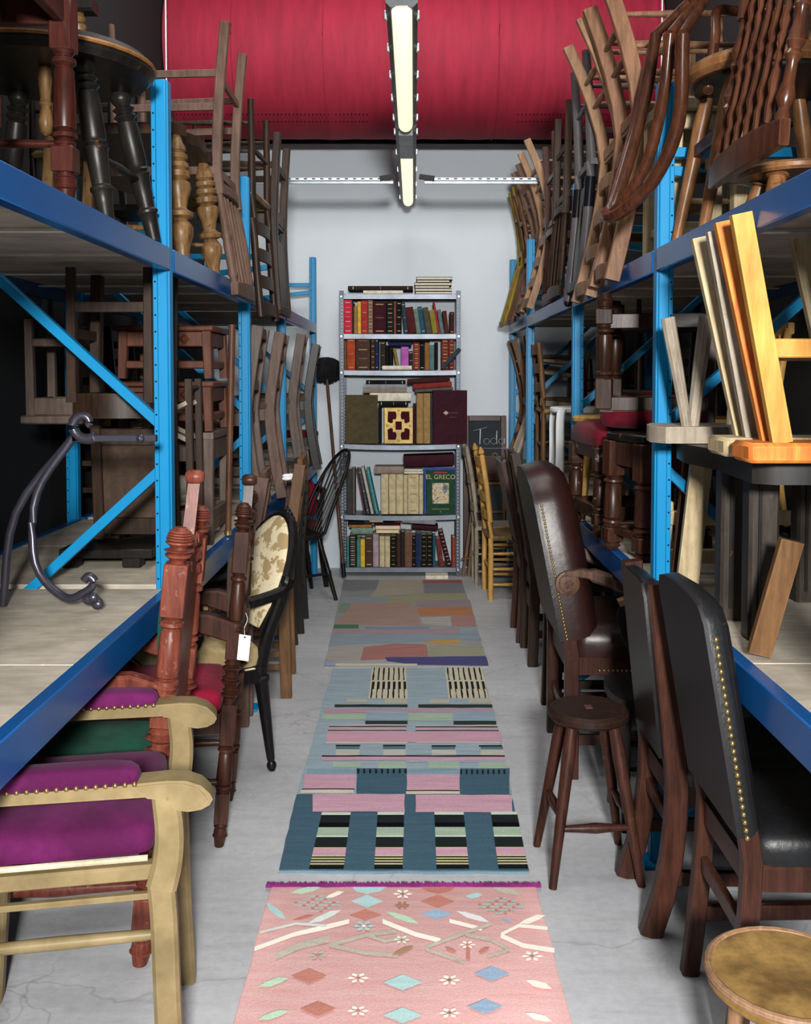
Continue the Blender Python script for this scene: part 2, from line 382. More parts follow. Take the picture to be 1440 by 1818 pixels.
# ================================================================== blue shelving
M_cyan = plain('cyan_rack_paint', '0478aa', 0.36, var=0.05, scale=3, spec=.3); M_blue = plain('beam_paint_shaded', '124a84', 0.25, var=0.08, scale=3, spec=.4)  # beam blue is the rack paint darkened for faces turned from the flash
M_ply = wood('shelf_ply', 'a79c8c', 'bfb6a6', 0.6, grain=(2, 9, 2), k=0.85); M_plyedge = plain('ply_edge', 'c8a878', 0.6); M_rod = plain('pale_rod', 'c8c8c0', 0.4)
ZU, ZL, TOP = 1.815, 0.835, 2.285
def rack(side, ys, label):
    t = thing('storage_rack', label, 'shelving', Matrix.Translation((side*0.70, 0, 0)), 'blue racks along the aisle')
    D = 0.74
    pm = MB(); pm.box((side*0.018, 0, TOP/2), (0.030, 0.055, TOP), ch=0.003); pm.box((side*0.039, -0.004, TOP/2), (0.014, 0.040, TOP), ch=0.002); pm.box((side*0.002, 0.003, TOP/2), (0.006, 0.038, TOP), ch=0.001)
    hm = MB(); z = 0.10
    while z < TOP-0.05:
        hm.prism([(0.0028*math.cos(k*0.785), 0.0028*math.sin(k*0.785)) for k in range(8)], (side*0.039, -0.0245, z), (1, 0, 0), (0, 0, 1), 0.002); z += 0.0475
    for y in ys:
        for back in (0, 1):
            p = pm.build('upright', M_cyan, t); p.location = (side*back*D, y, 0)
            hmn = hm.build('pin_holes', M_hole, p, 0, kind='stuff')
            MB().box((side*0.02, 0, 0.006), (0.09, 0.09, 0.012)).build('foot_plate', M_cyan, p)
        for (a, za, b_, zb) in [q for q in ((0.03, 1.30, D-0.03, 1.92), (0.03, 1.18, D-0.03, 0.56), (0.03, 0.08, D-0.03, 0.52), (0.03, 2.09, D-0.03, 2.09), (0.03, 2.04, D-0.03, 1.96)) if not (side < 0 and q[1] > 2 and y < 5)]:
            MB().sweep([(side*a, y+0.012, za), (side*b_, y+0.012, zb)], 0.028, 0.03, up=(0, 1, 0), ch=0.1).build('brace', M_cyan, t)
    for i in range(len(ys)-1):
        ya, yb = ys[i]+0.028, ys[i+1]-0.028; L = yb-ya; yc = (ya+yb)/2
        for zt, hh in ((ZU, 0.066), (ZL, 0.082)):
            for xb in (0.012, D-0.0):
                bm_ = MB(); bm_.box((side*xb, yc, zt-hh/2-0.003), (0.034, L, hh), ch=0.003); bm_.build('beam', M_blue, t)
            k = 2
            for j in range(k):
                w = L/k; MB().box((side*D/2, ya+w*(j+0.5), zt-0.012), (D-0.05, w-0.004, 0.018), ch=0.001).build('shelf_board', M_ply, t)
            for j in (1, 2): MB().tube([(side*0.03, ya+L*j/3, zt-0.03), (side*(D-0.02), ya+L*j/3, zt-0.03)], 0.004, 6).build('support_rod', M_rod, t)
LYS = [1.30, 2.85, 4.22, 5.38, 7.08]; RYS = [1.30, 2.87, 4.36, 6.14, 7.22]
rack(-1, LYS, 'blue steel racking of stacked chairs on the side of the hoop-back chair and the mop')
rack(1, RYS, 'blue steel racking of stacked chairs on the side of the blackboards and leather chairs')
# ================================================================== bookcase
BY = 7.03
bc_l, bc_r = P(604, 1022, BY).x, P(817, 1022, BY).x
BW = bc_r-bc_l; BXC = (bc_l+bc_r)/2; BH = P(604, 516, BY).z
case = thing('metal_bookcase', 'grey slotted-steel bookcase filled with old books against the pale wall', 'bookcase', Matrix.Translation((BXC, BY, 0)))
M_steel = plain('dark_steel_angle', '4a5058', 0.4, 0.5); M_lip = plain('shelf_lip_steel', '747a84', 0.42, 0.6, 0.2, 6); M_bolt = plain('bolt', 'd5d8da', 0.3, 0.6)
M_slotw = plain('slot_pale', 'aab2ba', 0.6)
for sx in (-1, 1):
    for y in (0.0, 0.27):
        yy = 1 if y == 0 else -1
        mb = MB(); mb.box((sx*(BW/2-0.016), y, BH/2), (0.032, 0.004, BH), ch=0.0008); mb.box((sx*(BW/2-0.002), y+yy*0.015, BH/2), (0.004, 0.03, BH), ch=0.0008)
        o = mb.build('slotted_post', M_steel, case)
        mb = MB(); z = 0.06
        while z < BH-0.03: mb.box((sx*(BW/2-0.018), y-0.0025, z), (0.008, 0.002, 0.012), ch=0.0005); z += 0.024
        mb.build('slots', M_slotw, o, 0, kind='stuff')
SH = [P(710, y, BY).z for y in (522, 592.5, 657, 788, 913.5, 1007.5)]   # shelf surfaces, top one first
for z, sag in zip(SH, (0.0, 0.002, 0.004, 0.010, 0.010, 0.0)):
    def sg(x): return -sag*(1-(2*x/BW)**2)
    xs = [-BW/2+0.006+(BW-0.012)*i/12 for i in range(13)]
    mb = MB(); mb.sweep([(x, 0.137, z-0.004+sg(x)) for x in xs], 0.266, 0.004, up=(0, 0, 1), ch=0.05); mb.sweep([(x, 0.005, z-0.018+sg(x)) for x in xs], 0.006, 0.034, up=(0, 0, 1), ch=0.1); mb.sweep([(x, 0.267, z-0.018+sg(x)) for x in xs], 0.006, 0.034, up=(0, 0, 1), ch=0.1)
    s_ = mb.build('shelf', M_lip, case)
    for sx in (-1, 1): MB().disc((sx*(BW/2-0.014), -0.004, z-0.018), 0.008, 0.006, 10, Matrix.Rotation(math.pi/2, 3, 'X')).build('bolt', M_bolt, s_)
# ------------------------------------------------------------------ books
M_page = plain('paper_pages', 'cfc6b2', 0.85, var=0.08, scale=60); M_gilt = plain('gilt', '8a6c38', 0.45, 0.3); M_ink = plain('pale_print', 'a8a296', 0.7)
def bookmat(c): return plain('book_'+c, c, 0.7, var=0.18, scale=25, spec=.1)
NAMES = {'b8263c': 'red', '2a2420': 'near-black', '8a6a3a': 'tan', 'c9a23a': 'mustard yellow', '9a2e2e': 'brick red', '7a5a48': 'speckled brown', '34121e': 'dark maroon', '141c18': 'bottle green', '7a4048': 'dusky pink',
 '121212': 'black', '2c3a46': 'slate blue', '4a1c1c': 'oxblood', '66746e': 'grey green', '1f5060': 'teal', '4a443a': 'drab', '7a7430': 'olive', 'a02838': 'crimson', '566c6c': 'blue-grey', '4a2420': 'brown', '3a1c1c': 'dark red-brown',
 '6a4a3a': 'light brown', '9c4028': 'rust', '46302a': 'chocolate brown', '3a2a20': 'dark brown', '1c2448': 'navy', '8a5a30': 'caramel', 'a858a8': 'purple', '7a2a28': 'red-brown', '6a3028': 'russet', '48402a': 'olive brown', '94764a': 'buff',
 '3a3836': 'charcoal', '55504a': 'taupe', '5a3038': 'plum', '3f4a4c': 'grey', 'a8a49e': 'white', '3f8a90': 'turquoise', 'b8aa86': 'cream', 'd2ccba': 'off-white', '3a4a90': 'royal blue', '22402e': 'green', '3a7a78': 'sea green', 'c8aa30': 'bright yellow', '988890': 'floral grey', '202c4a': 'dark navy', '8a4030': 'terracotta', '88898c': 'mid grey', '5c5a70': 'lilac grey', '6c8478': 'pale green', '8c6038': 'ginger brown', '84786e': 'stone grey'}
USED = {}
def ordn(n): return str(n)+('th' if 10 <= n % 100 <= 20 else {1: 'st', 2: 'nd', 3: 'rd'}.get(n % 10, 'th'))
def uniq(lbl):
    return lbl
def book_mesh(t, T, D, Hh, col, bands, spine_r=0.003):
    # local: x thickness, y depth (spine at -y), z height, base at z = 0
    bt = min(0.003, T*0.18); mb = MB()
    for sx in (-1, 1): mb.box((sx*(T/2-bt/2), 0, Hh/2), (bt, D, Hh), ch=0.0006)
    mb.sweep([(-T/2+bt*0.3, -D/2+0.002, Hh/2), (-T/4, -D/2-0.003, Hh/2), (T/4, -D/2-0.003, Hh/2), (T/2-bt*0.3, -D/2+0.002, Hh/2)], 0.004, Hh, up=(0, 0, 1), ch=0.05)
    mb.build('cover', bookmat(col), t)
    MB().box((0, 0.002, Hh/2), (T-2*bt, D-0.01, Hh-0.008), ch=0.0005).build('pages', M_page, t)
    if bands:
        mb = MB(); mat = M_gilt if bands[0] == 'g' else M_ink
        n = int(bands[1:] or 4)
        for k in range(n):
            z = Hh*(0.08+0.84*k/max(1, n-1)); hh = 0.0025 if k % 2 else 0.006
            mb.box((0, -D/2-0.0052, z), (T*0.62, 0.0022, hh), ch=0.0003)
        mb.build('spine_lettering', mat, t, 0, kind='stuff')
def upright_books(row, where, lst, conv, inset=0.012, D=0.17):
    zb = SH[row]
    for i, (x0, x1, yt, col, tilt, bands) in enumerate(lst):
        a, b_ = conv(x0, yt), conv(x1, yt); Y = BY+inset
        p, q = P(a[0], a[1], Y), P(b_[0], b_[1], Y); T = (q.x-p.x)*(0.96 if tilt else 1); Hh = p.z-zb
        if tilt: Hh /= math.cos(math.radians(tilt))
        d = D*random.uniform(0.85, 1.1); xc = (p.x+q.x)/2; tl = math.radians(tilt)
        if tilt:   # x0,x1 give the foot of the leaning book
            lift = T/2*abs(math.sin(tl))
        else: lift = 0
        M = Matrix.Translation((xc, Y+d/2+random.uniform(0, 0.012), zb+0.0012+lift)) @ Matrix.Rotation(tl, 4, 'Y')
        lb = NAMES[col]+(' leaning' if tilt else '')+' book, '+ordn(i+1)+' standing from the mop end in '+where
        t = thing('book', lb, 'book', M, 'books standing on the bookcase'); book_mesh(t, T-0.001, d, Hh, col, bands)
def flat_book(x0, x1, y0, y1, conv, col, label, fore=False, rz=0.0, D=0.17, inset=0.015, bands='', zb=None, tilt=0.0):
    a, b_ = conv(x0, y0), conv(x1, y1); Y = BY+inset; p, q = P(a[0], a[1], Y), P(b_[0], b_[1], Y)
    L = q.x-p.x; T = max(0.008, p.z-q.z); z = q.z if zb is None else zb
    # local x (thickness) -> up ; local z (height) -> along X ; local y depth
    R = Matrix(((0, 0, 1), (0, 1, 0), (1, 0, 0))).to_4x4() if False else Matrix(((0, 0, 1, 0), (0, -1, 0, 0), (1, 0, 0, 0), (0, 0, 0, 1)))
    if not fore: R = Matrix(((0, 0, -1, 0), (0, 1, 0, 0), (1, 0, 0, 0), (0, 0, 0, 1)))
    base = Matrix.Translation((p.x if fore else q.x, Y+D/2, z+T/2)) @ Matrix.Rotation(math.radians(tilt), 4, 'Y') @ R
    t = thing('book', label, 'book', base, 'books lying flat in the bookcase'); book_mesh(t, T, D, L, col, bands); return t
def A(x, y): return (580+0.2222*x, 470+0.2222*y)
def B(x, y): return (580+0.2222*x, 770+0.2222*y)
upright_books(1, 'the highest full row', [(135, 203, 283, 'b8263c', 0, 'i7'), (204, 216, 305, '2a2420', 0, ''), (217, 246, 332, '8a6a3a', 0, 'g3'), (247, 274, 295, 'c9a23a', 0, ''), (275, 328, 287, '9a2e2e', 0, 'g4'), (330, 369, 285, '7a5a48', 0, 'i9'),
 (371, 475, 297, '34121e', 0, 'g3'), (478, 535, 297, '141c18', 0, 'g7'), (537, 555, 292, '7a4048', 0, ''), (557, 598, 290, '121212', 0, 'g5'), (620, 652, 302, '2c3a46', -6, 'i3'), (653, 716, 343, '4a1c1c', -7, ''), (718, 755, 356, '66746e', -8, ''), (757, 793, 338, '1f5060', -9, 'i2'),
 (795, 843, 345, '4a443a', -9, ''), (845, 890, 366, '7a7430', -9, ''), (892, 908, 300, 'a02838', -10, ''), (910, 942, 362, '566c6c', -9, ''), (944, 980, 372, '4a2420', -7, ''), (984, 1020, 378, '3a1c1c', 0, 'g2')], A)
upright_books(2, 'the row below the highest', [(140, 158, 612, '6a4a3a', 0, ''), (160, 228, 586, '9c4028', 0, 'g3'), (234, 346, 588, '46302a', 0, 'g4'), (352, 385, 590, '3a2a20', 0, 'g6'), (387, 415, 590, '1c2448', 0, 'g3'), (428, 470, 610, '2a2420', 0, 'g3'), (471, 495, 645, '121212', 0, ''), (497, 530, 672, '121212', 0, ''), (560, 584, 670, '8a6a3a', -11, ''),
 (595, 655, 657, 'a858a8', 0, 'i2'), (656, 690, 692, '2a2420', 0, 'i3'), (695, 740, 622, '7a2a28', 0, 'g11'), (745, 781, 626, '121212', 0, 'i2'), (785, 819, 622, '8a5a30', 0, ''), (820, 860, 642, '566c6c', 0, ''), (862, 890, 622, '121212', 0, ''), (918, 976, 592, '6a3028', 0, 'g9'), (978, 1020, 592, '6a3028', 0, 'g8')], A)
upright_books(4, 'the cream-set row', [(160, 203, 282, '3a3836', 0, ''), (205, 226, 277, '55504a', 0, ''), (300, 311, 282, '5a3038', -10, ''), (319, 342, 284, '3f4a4c', -11, 'i5'), (353, 376, 272, 'a8a49e', -12, ''), (392, 414, 282, '3f8a90', -12, 'i3'), (435, 493, 325, 'b8aa86', 0, 'i4'), (497, 552, 325, 'b8aa86', 0, 'i4'), (555, 611, 325, 'b8aa86', 0, ''), (614, 646, 330, 'b8aa86', 0, ''), (649, 736, 327, 'b8aa86', 0, 'g5'), (739, 770, 330, 'b8aa86', 0, '')], B)
upright_books(5, 'the lowest row', [(160, 178, 842, '3a7a78', 0, ''), (182, 235, 810, '2a2420', 0, 'i13'), (240, 268, 847, '3a7a78', 0, ''), (270, 305, 847, 'c8aa30', 0, 'i2'), (307, 368, 817, '46302a', 0, 'i3'), (370, 416, 806, '988890', 0, ''), (422, 463, 822, 'b8aa86', 0, 'i3'), (466, 506, 822, 'b8aa86', 0, 'i3'), (510, 556, 822, '121212', 0, 'g7'), (560, 590, 802, '3a2a20', 0, ''), (592, 622, 785, '2a2420', 0, ''), (625, 681, 787, '6a4a3a', 0, ''),
 (685, 711, 812, '121212', 0, 'g5'), (713, 753, 797, '202c4a', 0, ''), (757, 797, 807, '121212', 0, 'g7'), (801, 846, 807, '121212', 0, 'g7'), (848, 870, 817, '1f5060', 0, ''), (902, 940, 842, '6a3028', -8, ''), (965, 1000, 785, '34121e', -14, 'i9'), (1003, 1030, 830, '8a4030', 0, '')], B)
# lying books
flat_book(170, 690, 180, 214, A, '2a2420', 'big black book lying flat on top of the bookcase', bands='i3', D=0.22, zb=SH[0]+0.028)
flat_book(292, 610, 216, 244, A, 'd2ccba', 'white book lying under the big black one on top of the bookcase', zb=SH[0]+0.001)
zz = SH[0]+0.001
for i, (x0, x1, hgt) in enumerate([(708, 1000, 22), (705, 1000, 23), (704, 985, 21), (700, 1000, 24), (718, 985, 20), (716, 1006, 24)]):
    hm = hgt*0.2222*BY/F
    flat_book(x0, x1, 0, hgt, A, '121212', ordn(i+1)+' book up in the black-bound stack on top of the bookcase', fore=True, zb=zz); zz += hm+0.0005
flat_book(492, 828, 585, 624, A, '121212', 'black book lying flat high up over the second row', zb=P(600, A(0, 655)[1], BY).z+0.036)
flat_book(497, 680, 627, 655, A, '1c2448', 'navy book lying flat under the black one over the second row', zb=P(600, A(0, 655)[1], BY).z+.006)
flat_book(445, 680, 806, 838, A, 'd2ccba', 'loose off-white papers lying in front of the second row', zb=SH[2]+0.002, inset=-0.01, D=0.02)
z0 = P(700, A(0, 1130)[1], BY).z
for y0, y1, x0, x1, col, lb in [(1092, 1130, 418, 652, '121212', 'black ribbed book lying just above the gilt cross book'), (1022, 1086, 345, 675, 'd2ccba', 'thick cream book lying flat in the pile above the gilt cross book'), (990, 1022, 292, 640, '84786e', 'grey-brown book lying flat near the top of the pile'), (950, 986, 296, 640, '88898c', 'silver-grey book lying second from the top of the pile'), (918, 950, 315, 630, '121212', 'black book on the very top of the pile above the gilt cross book')]:
    T = (y1-y0)*0.2222*BY/F; flat_book(x0, x1, y0, y1, A, col, lb, zb=z0, bands='i3' if '121212' == col else '', inset=.055); z0 += T+0.001
z0 = P(760, A(0, 1028)[1], BY).z+.024
for (y0, y1, x0, x1, col, lb) in [(996, 1020, 705, 1010, '55504a', 'grey book lying lowest on the tilted heap above the maroon folio'), (945, 985, 690, 1000, '7a2a28', 'red-brown book in the middle of the tilted heap above the maroon folio'), (905, 945, 645, 985, '3a1c1c', 'dark book on top of the tilted heap above the maroon folio')]:
    T = (y1-y0)*0.2222*BY/F; flat_book(x0, x1, y0, y1, A, col, lb, zb=z0, tilt=-4); z0 += T+0.003
z0 = P(760, B(0, 322)[1], BY).z+0.001
for (y0, y1, x0, x1, col, lb, tl) in [(266, 322, 382, 612, '84786e', 'stone-grey folder lying across the cream set', 0), (282, 300, 616, 775, 'd2ccba', 'lower of two white booklets across the cream set', 0), (302, 320, 618, 772, 'a8a49e', 'upper of two pale booklets across the cream set', 0)]:
    T = (y1-y0)*0.2222*BY/F
    zq = z0 if lb[0] != 'u' else z0+0.018
    flat_book(x0, x1, y0, y1, B, col, lb, zb=zq, tilt=tl, fore=(lb[0] != 's'))
flat_book(615, 1020, 172, 258, B, '34121e', 'thick maroon volume lying tilted above the white booklets', zb=z0+0.062, tilt=-2, D=0.2)
zq = P(600, B(0, 806)[1], BY).z+0.001
for (y0, y1, x0, x1, col, lb) in [(757, 806, 200, 370, '6c8478', 'pale green book lying lowest on the small pile of the lowest row'), (732, 756, 180, 360, '8c6038', 'ginger brown book lying second in the small pile of the lowest row'), (702, 731, 170, 295, '121212', 'black book on top of the small pile of the lowest row')]:
    T = (y1-y0)*0.2222*BY/F; flat_book(x0, x1, y0, y1, B, col, lb, zb=zq, D=0.15); zq += T+0.001
zq = P(600, B(0, 800)[1], BY).z+0.002
for (y0, y1, x0, x1, col, lb) in [(772, 800, 392, 582, 'c8aa30', 'yellowish book lying lowest of the flat pile beside the grey box'), (737, 771, 386, 590, '9a2e2e', 'brick red book lying in the flat pile beside the grey box'), (712, 736, 380, 540, '121212', 'black book lying upper in the flat pile beside the grey box'), (694, 711, 342, 450, 'b8aa86', 'slim cream book on top of the flat pile beside the grey box')]:
    T = (y1-y0)*0.2222*BY/F; flat_book(x0, x1, y0, y1, B, col, lb, zb=zq, D=0.15, fore=(col in ('c8aa30', '9a2e2e'))); zq += T+0.001
flat_book(680, 890, 748, 780, B, '34121e', 'maroon book lying slanted under the grey box of the lowest row', tilt=4, zb=P(700, B(0, 785)[1], BY).z+0.008)
flat_book(600, 870, 705, 750, B, '88898c', 'grey boxed volume slanted on the maroon book of the lowest row', tilt=4, zb=P(700, B(0, 748)[1], BY).z+0.016)
fb = P(*B(790, 1170), 6.93); fe = P(*B(970, 1170), 6.93)
t = thing('book', 'cream paperback lying on the floor under the bookcase', 'book', Matrix.Translation((fe.x, 7.0, 0.0135)) @ Matrix(((0, 0, -1, 0), (0, 1, 0, 0), (1, 0, 0, 0), (0, 0, 0, 1)))); book_mesh(t, 0.026, 0.15, fe.x-fb.x, 'd2ccba', '')
# books turned face-on
def face_book(x0, x1, y0, y1, conv, col, label, T=0.03, inset=0.0, row=3):
    Y = BY+inset; p, q = P(*conv(x0, y0), Y), P(*conv(x1, y1), Y); W = q.x-p.x; Hh = p.z-SH[row]-0.002
    t = thing('book', label, 'book', Matrix.Translation(((p.x+q.x)/2, Y+T/2, SH[row]+0.0015)), 'books turned face-on in the bookcase')
    mb = MB(); mb.box((0, -T/2+0.0015, Hh/2), (W, 0.003, Hh), ch=0.0006); mb.box((0, T/2-0.0015, Hh/2), (W, 0.003, Hh), ch=0.0006); mb.box((-W/2+0.0015, 0, Hh/2), (0.003, T, Hh), ch=0.0006)
    mb.build('cover', bookmat(col), t); MB().box((0.001, 0, Hh/2), (W-0.006, T-0.006, Hh-0.008), ch=0.0005).build('pages', M_page, t)
    return t, W, Hh, T
face_book(148, 408, 1040, 1432, A, '48402a', 'large olive brown book standing face-on next to the gilt cross book', inset=0.012)
upright_books(3, 'the folio row', [(412, 436, 1130, '121212', 0, ''), (692, 716, 1110, '34121e', 0, ''), (719, 772, 1030, '94764a', 0, ''), (774, 828, 1028, '94764a', 0, ''), (829, 846, 1037, '2c3a46', 0, '')], A)
t, W, Hh, T = face_book(460, 690, 1140, 1435, A, '3a1c1c', 'gilt metal book cover with a dark red cross-shaped inlay', inset=-0.012)
M_gold = plain('gold_leaf', '9a8450', 0.45, 0.5, 0.25, 20); M_dred = plain('dark_red_enamel', '3a0a14', 0.6, spec=.05)
yf = -T/2-0.001
MB().box((0, yf, Hh/2), (W*0.985, 0.003, Hh*0.985)).build('gilt_plate', M_gold, t)
for sx in (-1, 1):
    for sz in (-1, 1):
        poly = [(0.05*W, 0.28*Hh), (0.10*W, 0.40*Hh), (0.36*W, 0.40*Hh), (0.38*W, 0.10*Hh), (0.26*W, 0.055*Hh), (0.20*W, 0.16*Hh), (0.09*W, 0.17*Hh)]
        poly = [(0.09*W, 0.18*Hh), (0.07*W, 0.28*Hh), (0.10*W, 0.39*Hh), (0.37*W, 0.39*Hh), (0.385*W, 0.11*Hh), (0.27*W, 0.065*Hh), (0.20*W, 0.08*Hh), (0.20*W, 0.17*Hh)]
        MB().prism([(sx*x, sz*z) for x, z in poly], (0, yf-0.002, Hh/2), (1, 0, 0), (0, 0, 1), 0.002).build('inlay', M_dred, t, 0)
MB().box((0, yf-0.002, Hh/2), (0.30*W, 0.004, 0.30*Hh)).build('centre_frame', M_gold, t); MB().box((0, yf-0.004, Hh/2), (0.22*W, 0.004, 0.23*Hh)).build('centre_inlay', M_dred, t)
for x, z in ((0, 0.42), (0, -0.42), (0.40, 0), (-0.40, 0)): MB().disc((x*W, yf-0.003, Hh/2+z*Hh), 0.009, 0.004, 14, Matrix.Rotation(math.pi/2, 3, 'X')).build('boss', M_gilt, t)
t, W, Hh, T = face_book(850, 1122, 1003, 1420, A, '34121e', 'tall maroon folio standing face-on past the bookcase post', inset=-0.042)
MB().prism([(-0.02, 0), (0, 0.015), (0.02, 0), (0, -0.015)], (-W*0.12, -T/2-0.001, Hh*0.58), (1, 0, 0), (0, 0, 1), 0.001).build('cover_stamp', M_ink, t, 0)
mb = MB(); mb.box((0.02, -T/2-0.001, Hh*0.58), (W*0.28, 0.001, 0.004)); mb.box((0.02, -T/2-0.001, Hh*0.5), (W*0.2, 0.001, 0.003)); mb.build('cover_lettering', plain('dull_stamp', '6a4a4c', 0.7), t)
face_book(776, 1030, 270, 655, B, '3a4a90', 'royal blue book standing behind the green painter monograph', T=0.012, inset=0.012, row=4)
t, W, Hh, T = face_book(796, 1024, 290, 655, B, '22402e', 'green painter monograph with EL GRECO on its cover standing face-on', T=0.02, inset=-0.022, row=4)
def text(body, size, M, mat, name, parent, ext=0.0004, align='CENTER'):
    cu = bpy.data.curves.new(name, 'FONT'); cu.body = body; cu.size = size; cu.align_x = align; cu.extrude = ext
    ob = bpy.data.objects.new(name+'_tmp', cu); COL.objects.link(ob); dg = bpy.context.evaluated_depsgraph_get(); dg.update()
    me = bpy.data.meshes.new_from_object(ob.evaluated_get(dg)); me.materials.clear(); me.materials.append(mat)
    bpy.data.objects.remove(ob); bpy.data.curves.remove(cu)
    o = bpy.data.objects.new(name, me); COL.objects.link(o); o.parent = parent; o.matrix_local = M; return o
RX = Matrix.Rotation(math.pi/2, 4, 'X')
text('EL GRECO', 0.046, Matrix.Translation((0, -T/2-0.001, Hh*0.80)) @ RX, plain('gold_print', 'b0a878', 0.6), 'title_lettering', t)
MB().box((0, -T/2-0.001, Hh*0.945), (W*0.45, 0.001, 0.008)).build('red_label', plain('red_print', 'a83040', 0.7), t)
mb = MB(); mb.box((0, -T/2-0.001, Hh*0.13), (W*0.6, 0.001, 0.006)); mb.box((0, -T/2-0.001, Hh*0.07), (0.008, 0.001, 0.012)); mb.build('small_lettering', plain('dull_gold_print', '6a7a50', 0.7), t)
m, nt, b = newmat('cover_picture'); co = coords(nt); n = noise(nt, co, 22, 5); r = ramp(nt, [(0.34, hx('28303c')), (0.45, hx('6a6a66')), (0.52, hx('c0b8a0')), (0.6, hx('b08848')), (0.7, hx('5a3428'))]); nt.links.new(n.outputs[0], r.inputs[0]); nt.links.new(r.outputs[0], b.inputs['Base Color'])
MB().box((0, -T/2-0.001, Hh*0.48), (W*0.58, 0.001, Hh*0.46), ch=0.0002).build('cover_picture', m, t)
upright_lean = P(*A(985, 845), BY); M = Matrix.Translation((P(*A(905, 845), BY).x+0.012, BY+0.05, SH[2]+0.014)) @ Matrix.Rotation(math.radians(48), 4, 'Y')
t = thing('book', 'slate blue book leaning steeply out against the post at the blackboard end', 'book', Matrix.Translation((P(*A(900, 845), BY).x+0.02, BY-0.045, SH[2]+0.012)) @ Matrix.Rotation(math.radians(42), 4, 'Y'), 'books standing on the bookcase'); book_mesh(t, 0.028, 0.06, 0.185, '2c3a46', '')
# ================================================================== rugs
def C(x, y): return (430+0.39583*x, 1020+0.39583*y)
def rug_pts(poly): return [G(*C(x, y)) for x, y in poly]
M_rug = attr_mat('woven_rug')
def wavy(pts, amp=0.0025):
    out = []
    for i, p in enumerate(pts):
        q = pts[(i+1) % len(pts)]; L = (q-p).length; k = max(1, min(10, int(L/0.06)))
        for j in range(k):
            v = p.lerp(q, j/k)
            if j: v = v+Vector((random.uniform(-amp, amp), random.uniform(-amp, amp), 0))
            out.append(v)
    return out
def rug(name, label, corners, base, patches, th=0.010, pts=None):
    cs = pts or rug_pts(corners); o = sum(cs, Vector())/4
    t = thing(name, label, 'rug', Matrix.Translation((o.x, o.y, 0)))
    loop = wavy(cs, 0.003); n = len(loop); mb = MB()
    col = hx(base); lo = [p-o for p in loop]
    ins = [p*0.988 for p in lo]
    mb.ring([[Vector((p.x, p.y, 0.0005)) for p in lo], [Vector((p.x, p.y, th*0.7)) for p in lo], [Vector((p.x, p.y, th)) for p in ins]], True, False, col)
    mb.build('pile', M_rug, t, 50)
    mb = MB(); z = th+0.0003
    for pc, c in patches:
        ps = [Vector((q.x-o.x, q.y-o.y, 0)) for q in wavy(rug_pts(pc) if not isinstance(pc[0], Vector) else pc)]
        k = len(ps); mb.add([Vector((p.x, p.y, z)) for p in ps], [tuple(range(k))], hx(c)); z += 0.000025
    mb.build('woven_pattern', M_rug, t, 0, kind='stuff'); return t, o
def R4(x0, y0, x1, y1): return [(x0, y0), (x1, y0), (x1, y1), (x0, y1)]
rug('abstract_rug', 'abstract runner of muted patches with a navy end strip, before the bookcase', [(455, 30), (985, 30), (1105, 418), (368, 420)], '8f9294', [
 ([(455, 30), (615, 30), (600, 75), (447, 80)], '76797d'), ([(615, 30), (808, 30), (815, 92), (570, 107), (600, 75)], '9c9480'), ([(810, 30), (985, 30), (988, 45), (812, 45)], '92483e'), ([(815, 45), (990, 45), (1000, 90), (820, 92)], '777880'),
 ([(650, 112), (820, 92), (998, 90), (1006, 118), (760, 130), (650, 132)], '94906a'), ([(440, 137), (490, 137), (465, 180), (430, 180)], '738a74'), ([(447, 108), (650, 106), (645, 132), (440, 137)], '858e93'), ([(500, 135), (745, 133), (785, 160), (800, 238), (415, 232)], '9c7c70'),
 ([(775, 125), (1020, 120), (1030, 152), (780, 152)], '8f7f88'), ([(785, 155), (1030, 152), (1040, 190), (795, 195)], 'a8662e'), ([(800, 200), (935, 195), (940, 240), (810, 230)], 'a6a09a'), ([(935, 192), (1040, 190), (1052, 240), (940, 240)], 'a0706a'),
 ([(412, 232), (522, 232), (522, 250), (408, 250)], '3c7054'), ([(550, 242), (840, 242), (840, 252), (550, 255)], '70809c'), ([(406, 255), (970, 252), (975, 272), (402, 275)], '9c8289'), ([(975, 245), (1053, 242), (1062, 272), (975, 272)], '8494a0'), ([(402, 275), (1062, 272), (1072, 300), (800, 312), (390, 325)], '7d8f9b'),
 ([(805, 312), (870, 299), (975, 300), (985, 315), (900, 324)], 'b0842e'), ([(387, 335), (545, 335), (525, 395), (372, 392)], '9c958e'), ([(545, 335), (680, 318), (825, 322), (835, 378), (530, 395)], '9c5e56'), ([(830, 335), (900, 324), (1082, 335), (1092, 375), (838, 375)], '929078'), ([(640, 380), (1093, 375), (1105, 418), (785, 415), (650, 398)], '3c3a74'), ([(420, 409), (785, 409), (785, 420), (418, 420)], 'c0b8a0'), ([(369, 400), (420, 404), (418, 420), (368, 420)], '7d8fb0')])
pt = []
LB, TE, PK, BK, CR, GN, YE = '8499a6', '2f5468', 'b8859a', '1c2424', 'b9b196', '8fa890', 'b8b070'
pt.append(([(245, 998), (1207, 998), (1288, 1343), (165, 1340)], TE))
for (xa, xb, xc, xd) in ((583, 735, 565, 742), (910, 1075, 925, 1105)):
    pt.append(([(xa, 426), (xb, 426), (xd, 566), (xc, 566)], CR))
    for k in range(7):
        u = (k+0.35)/7
        def xx(y, u=u): f = (y-426)/140.0; return (xa+(xc-xa)*f)+((xb+(xd-xb)*f)-(xa+(xc-xa)*f))*u
        for y0, y1, w in ((427, 484, 6), (490, 524, 12), (524, 565, 6)): pt.append(([(xx(y0), y0), (xx(y0)+w, y0), (xx(y1)+w, y1), (xx(y1), y1)], BK))
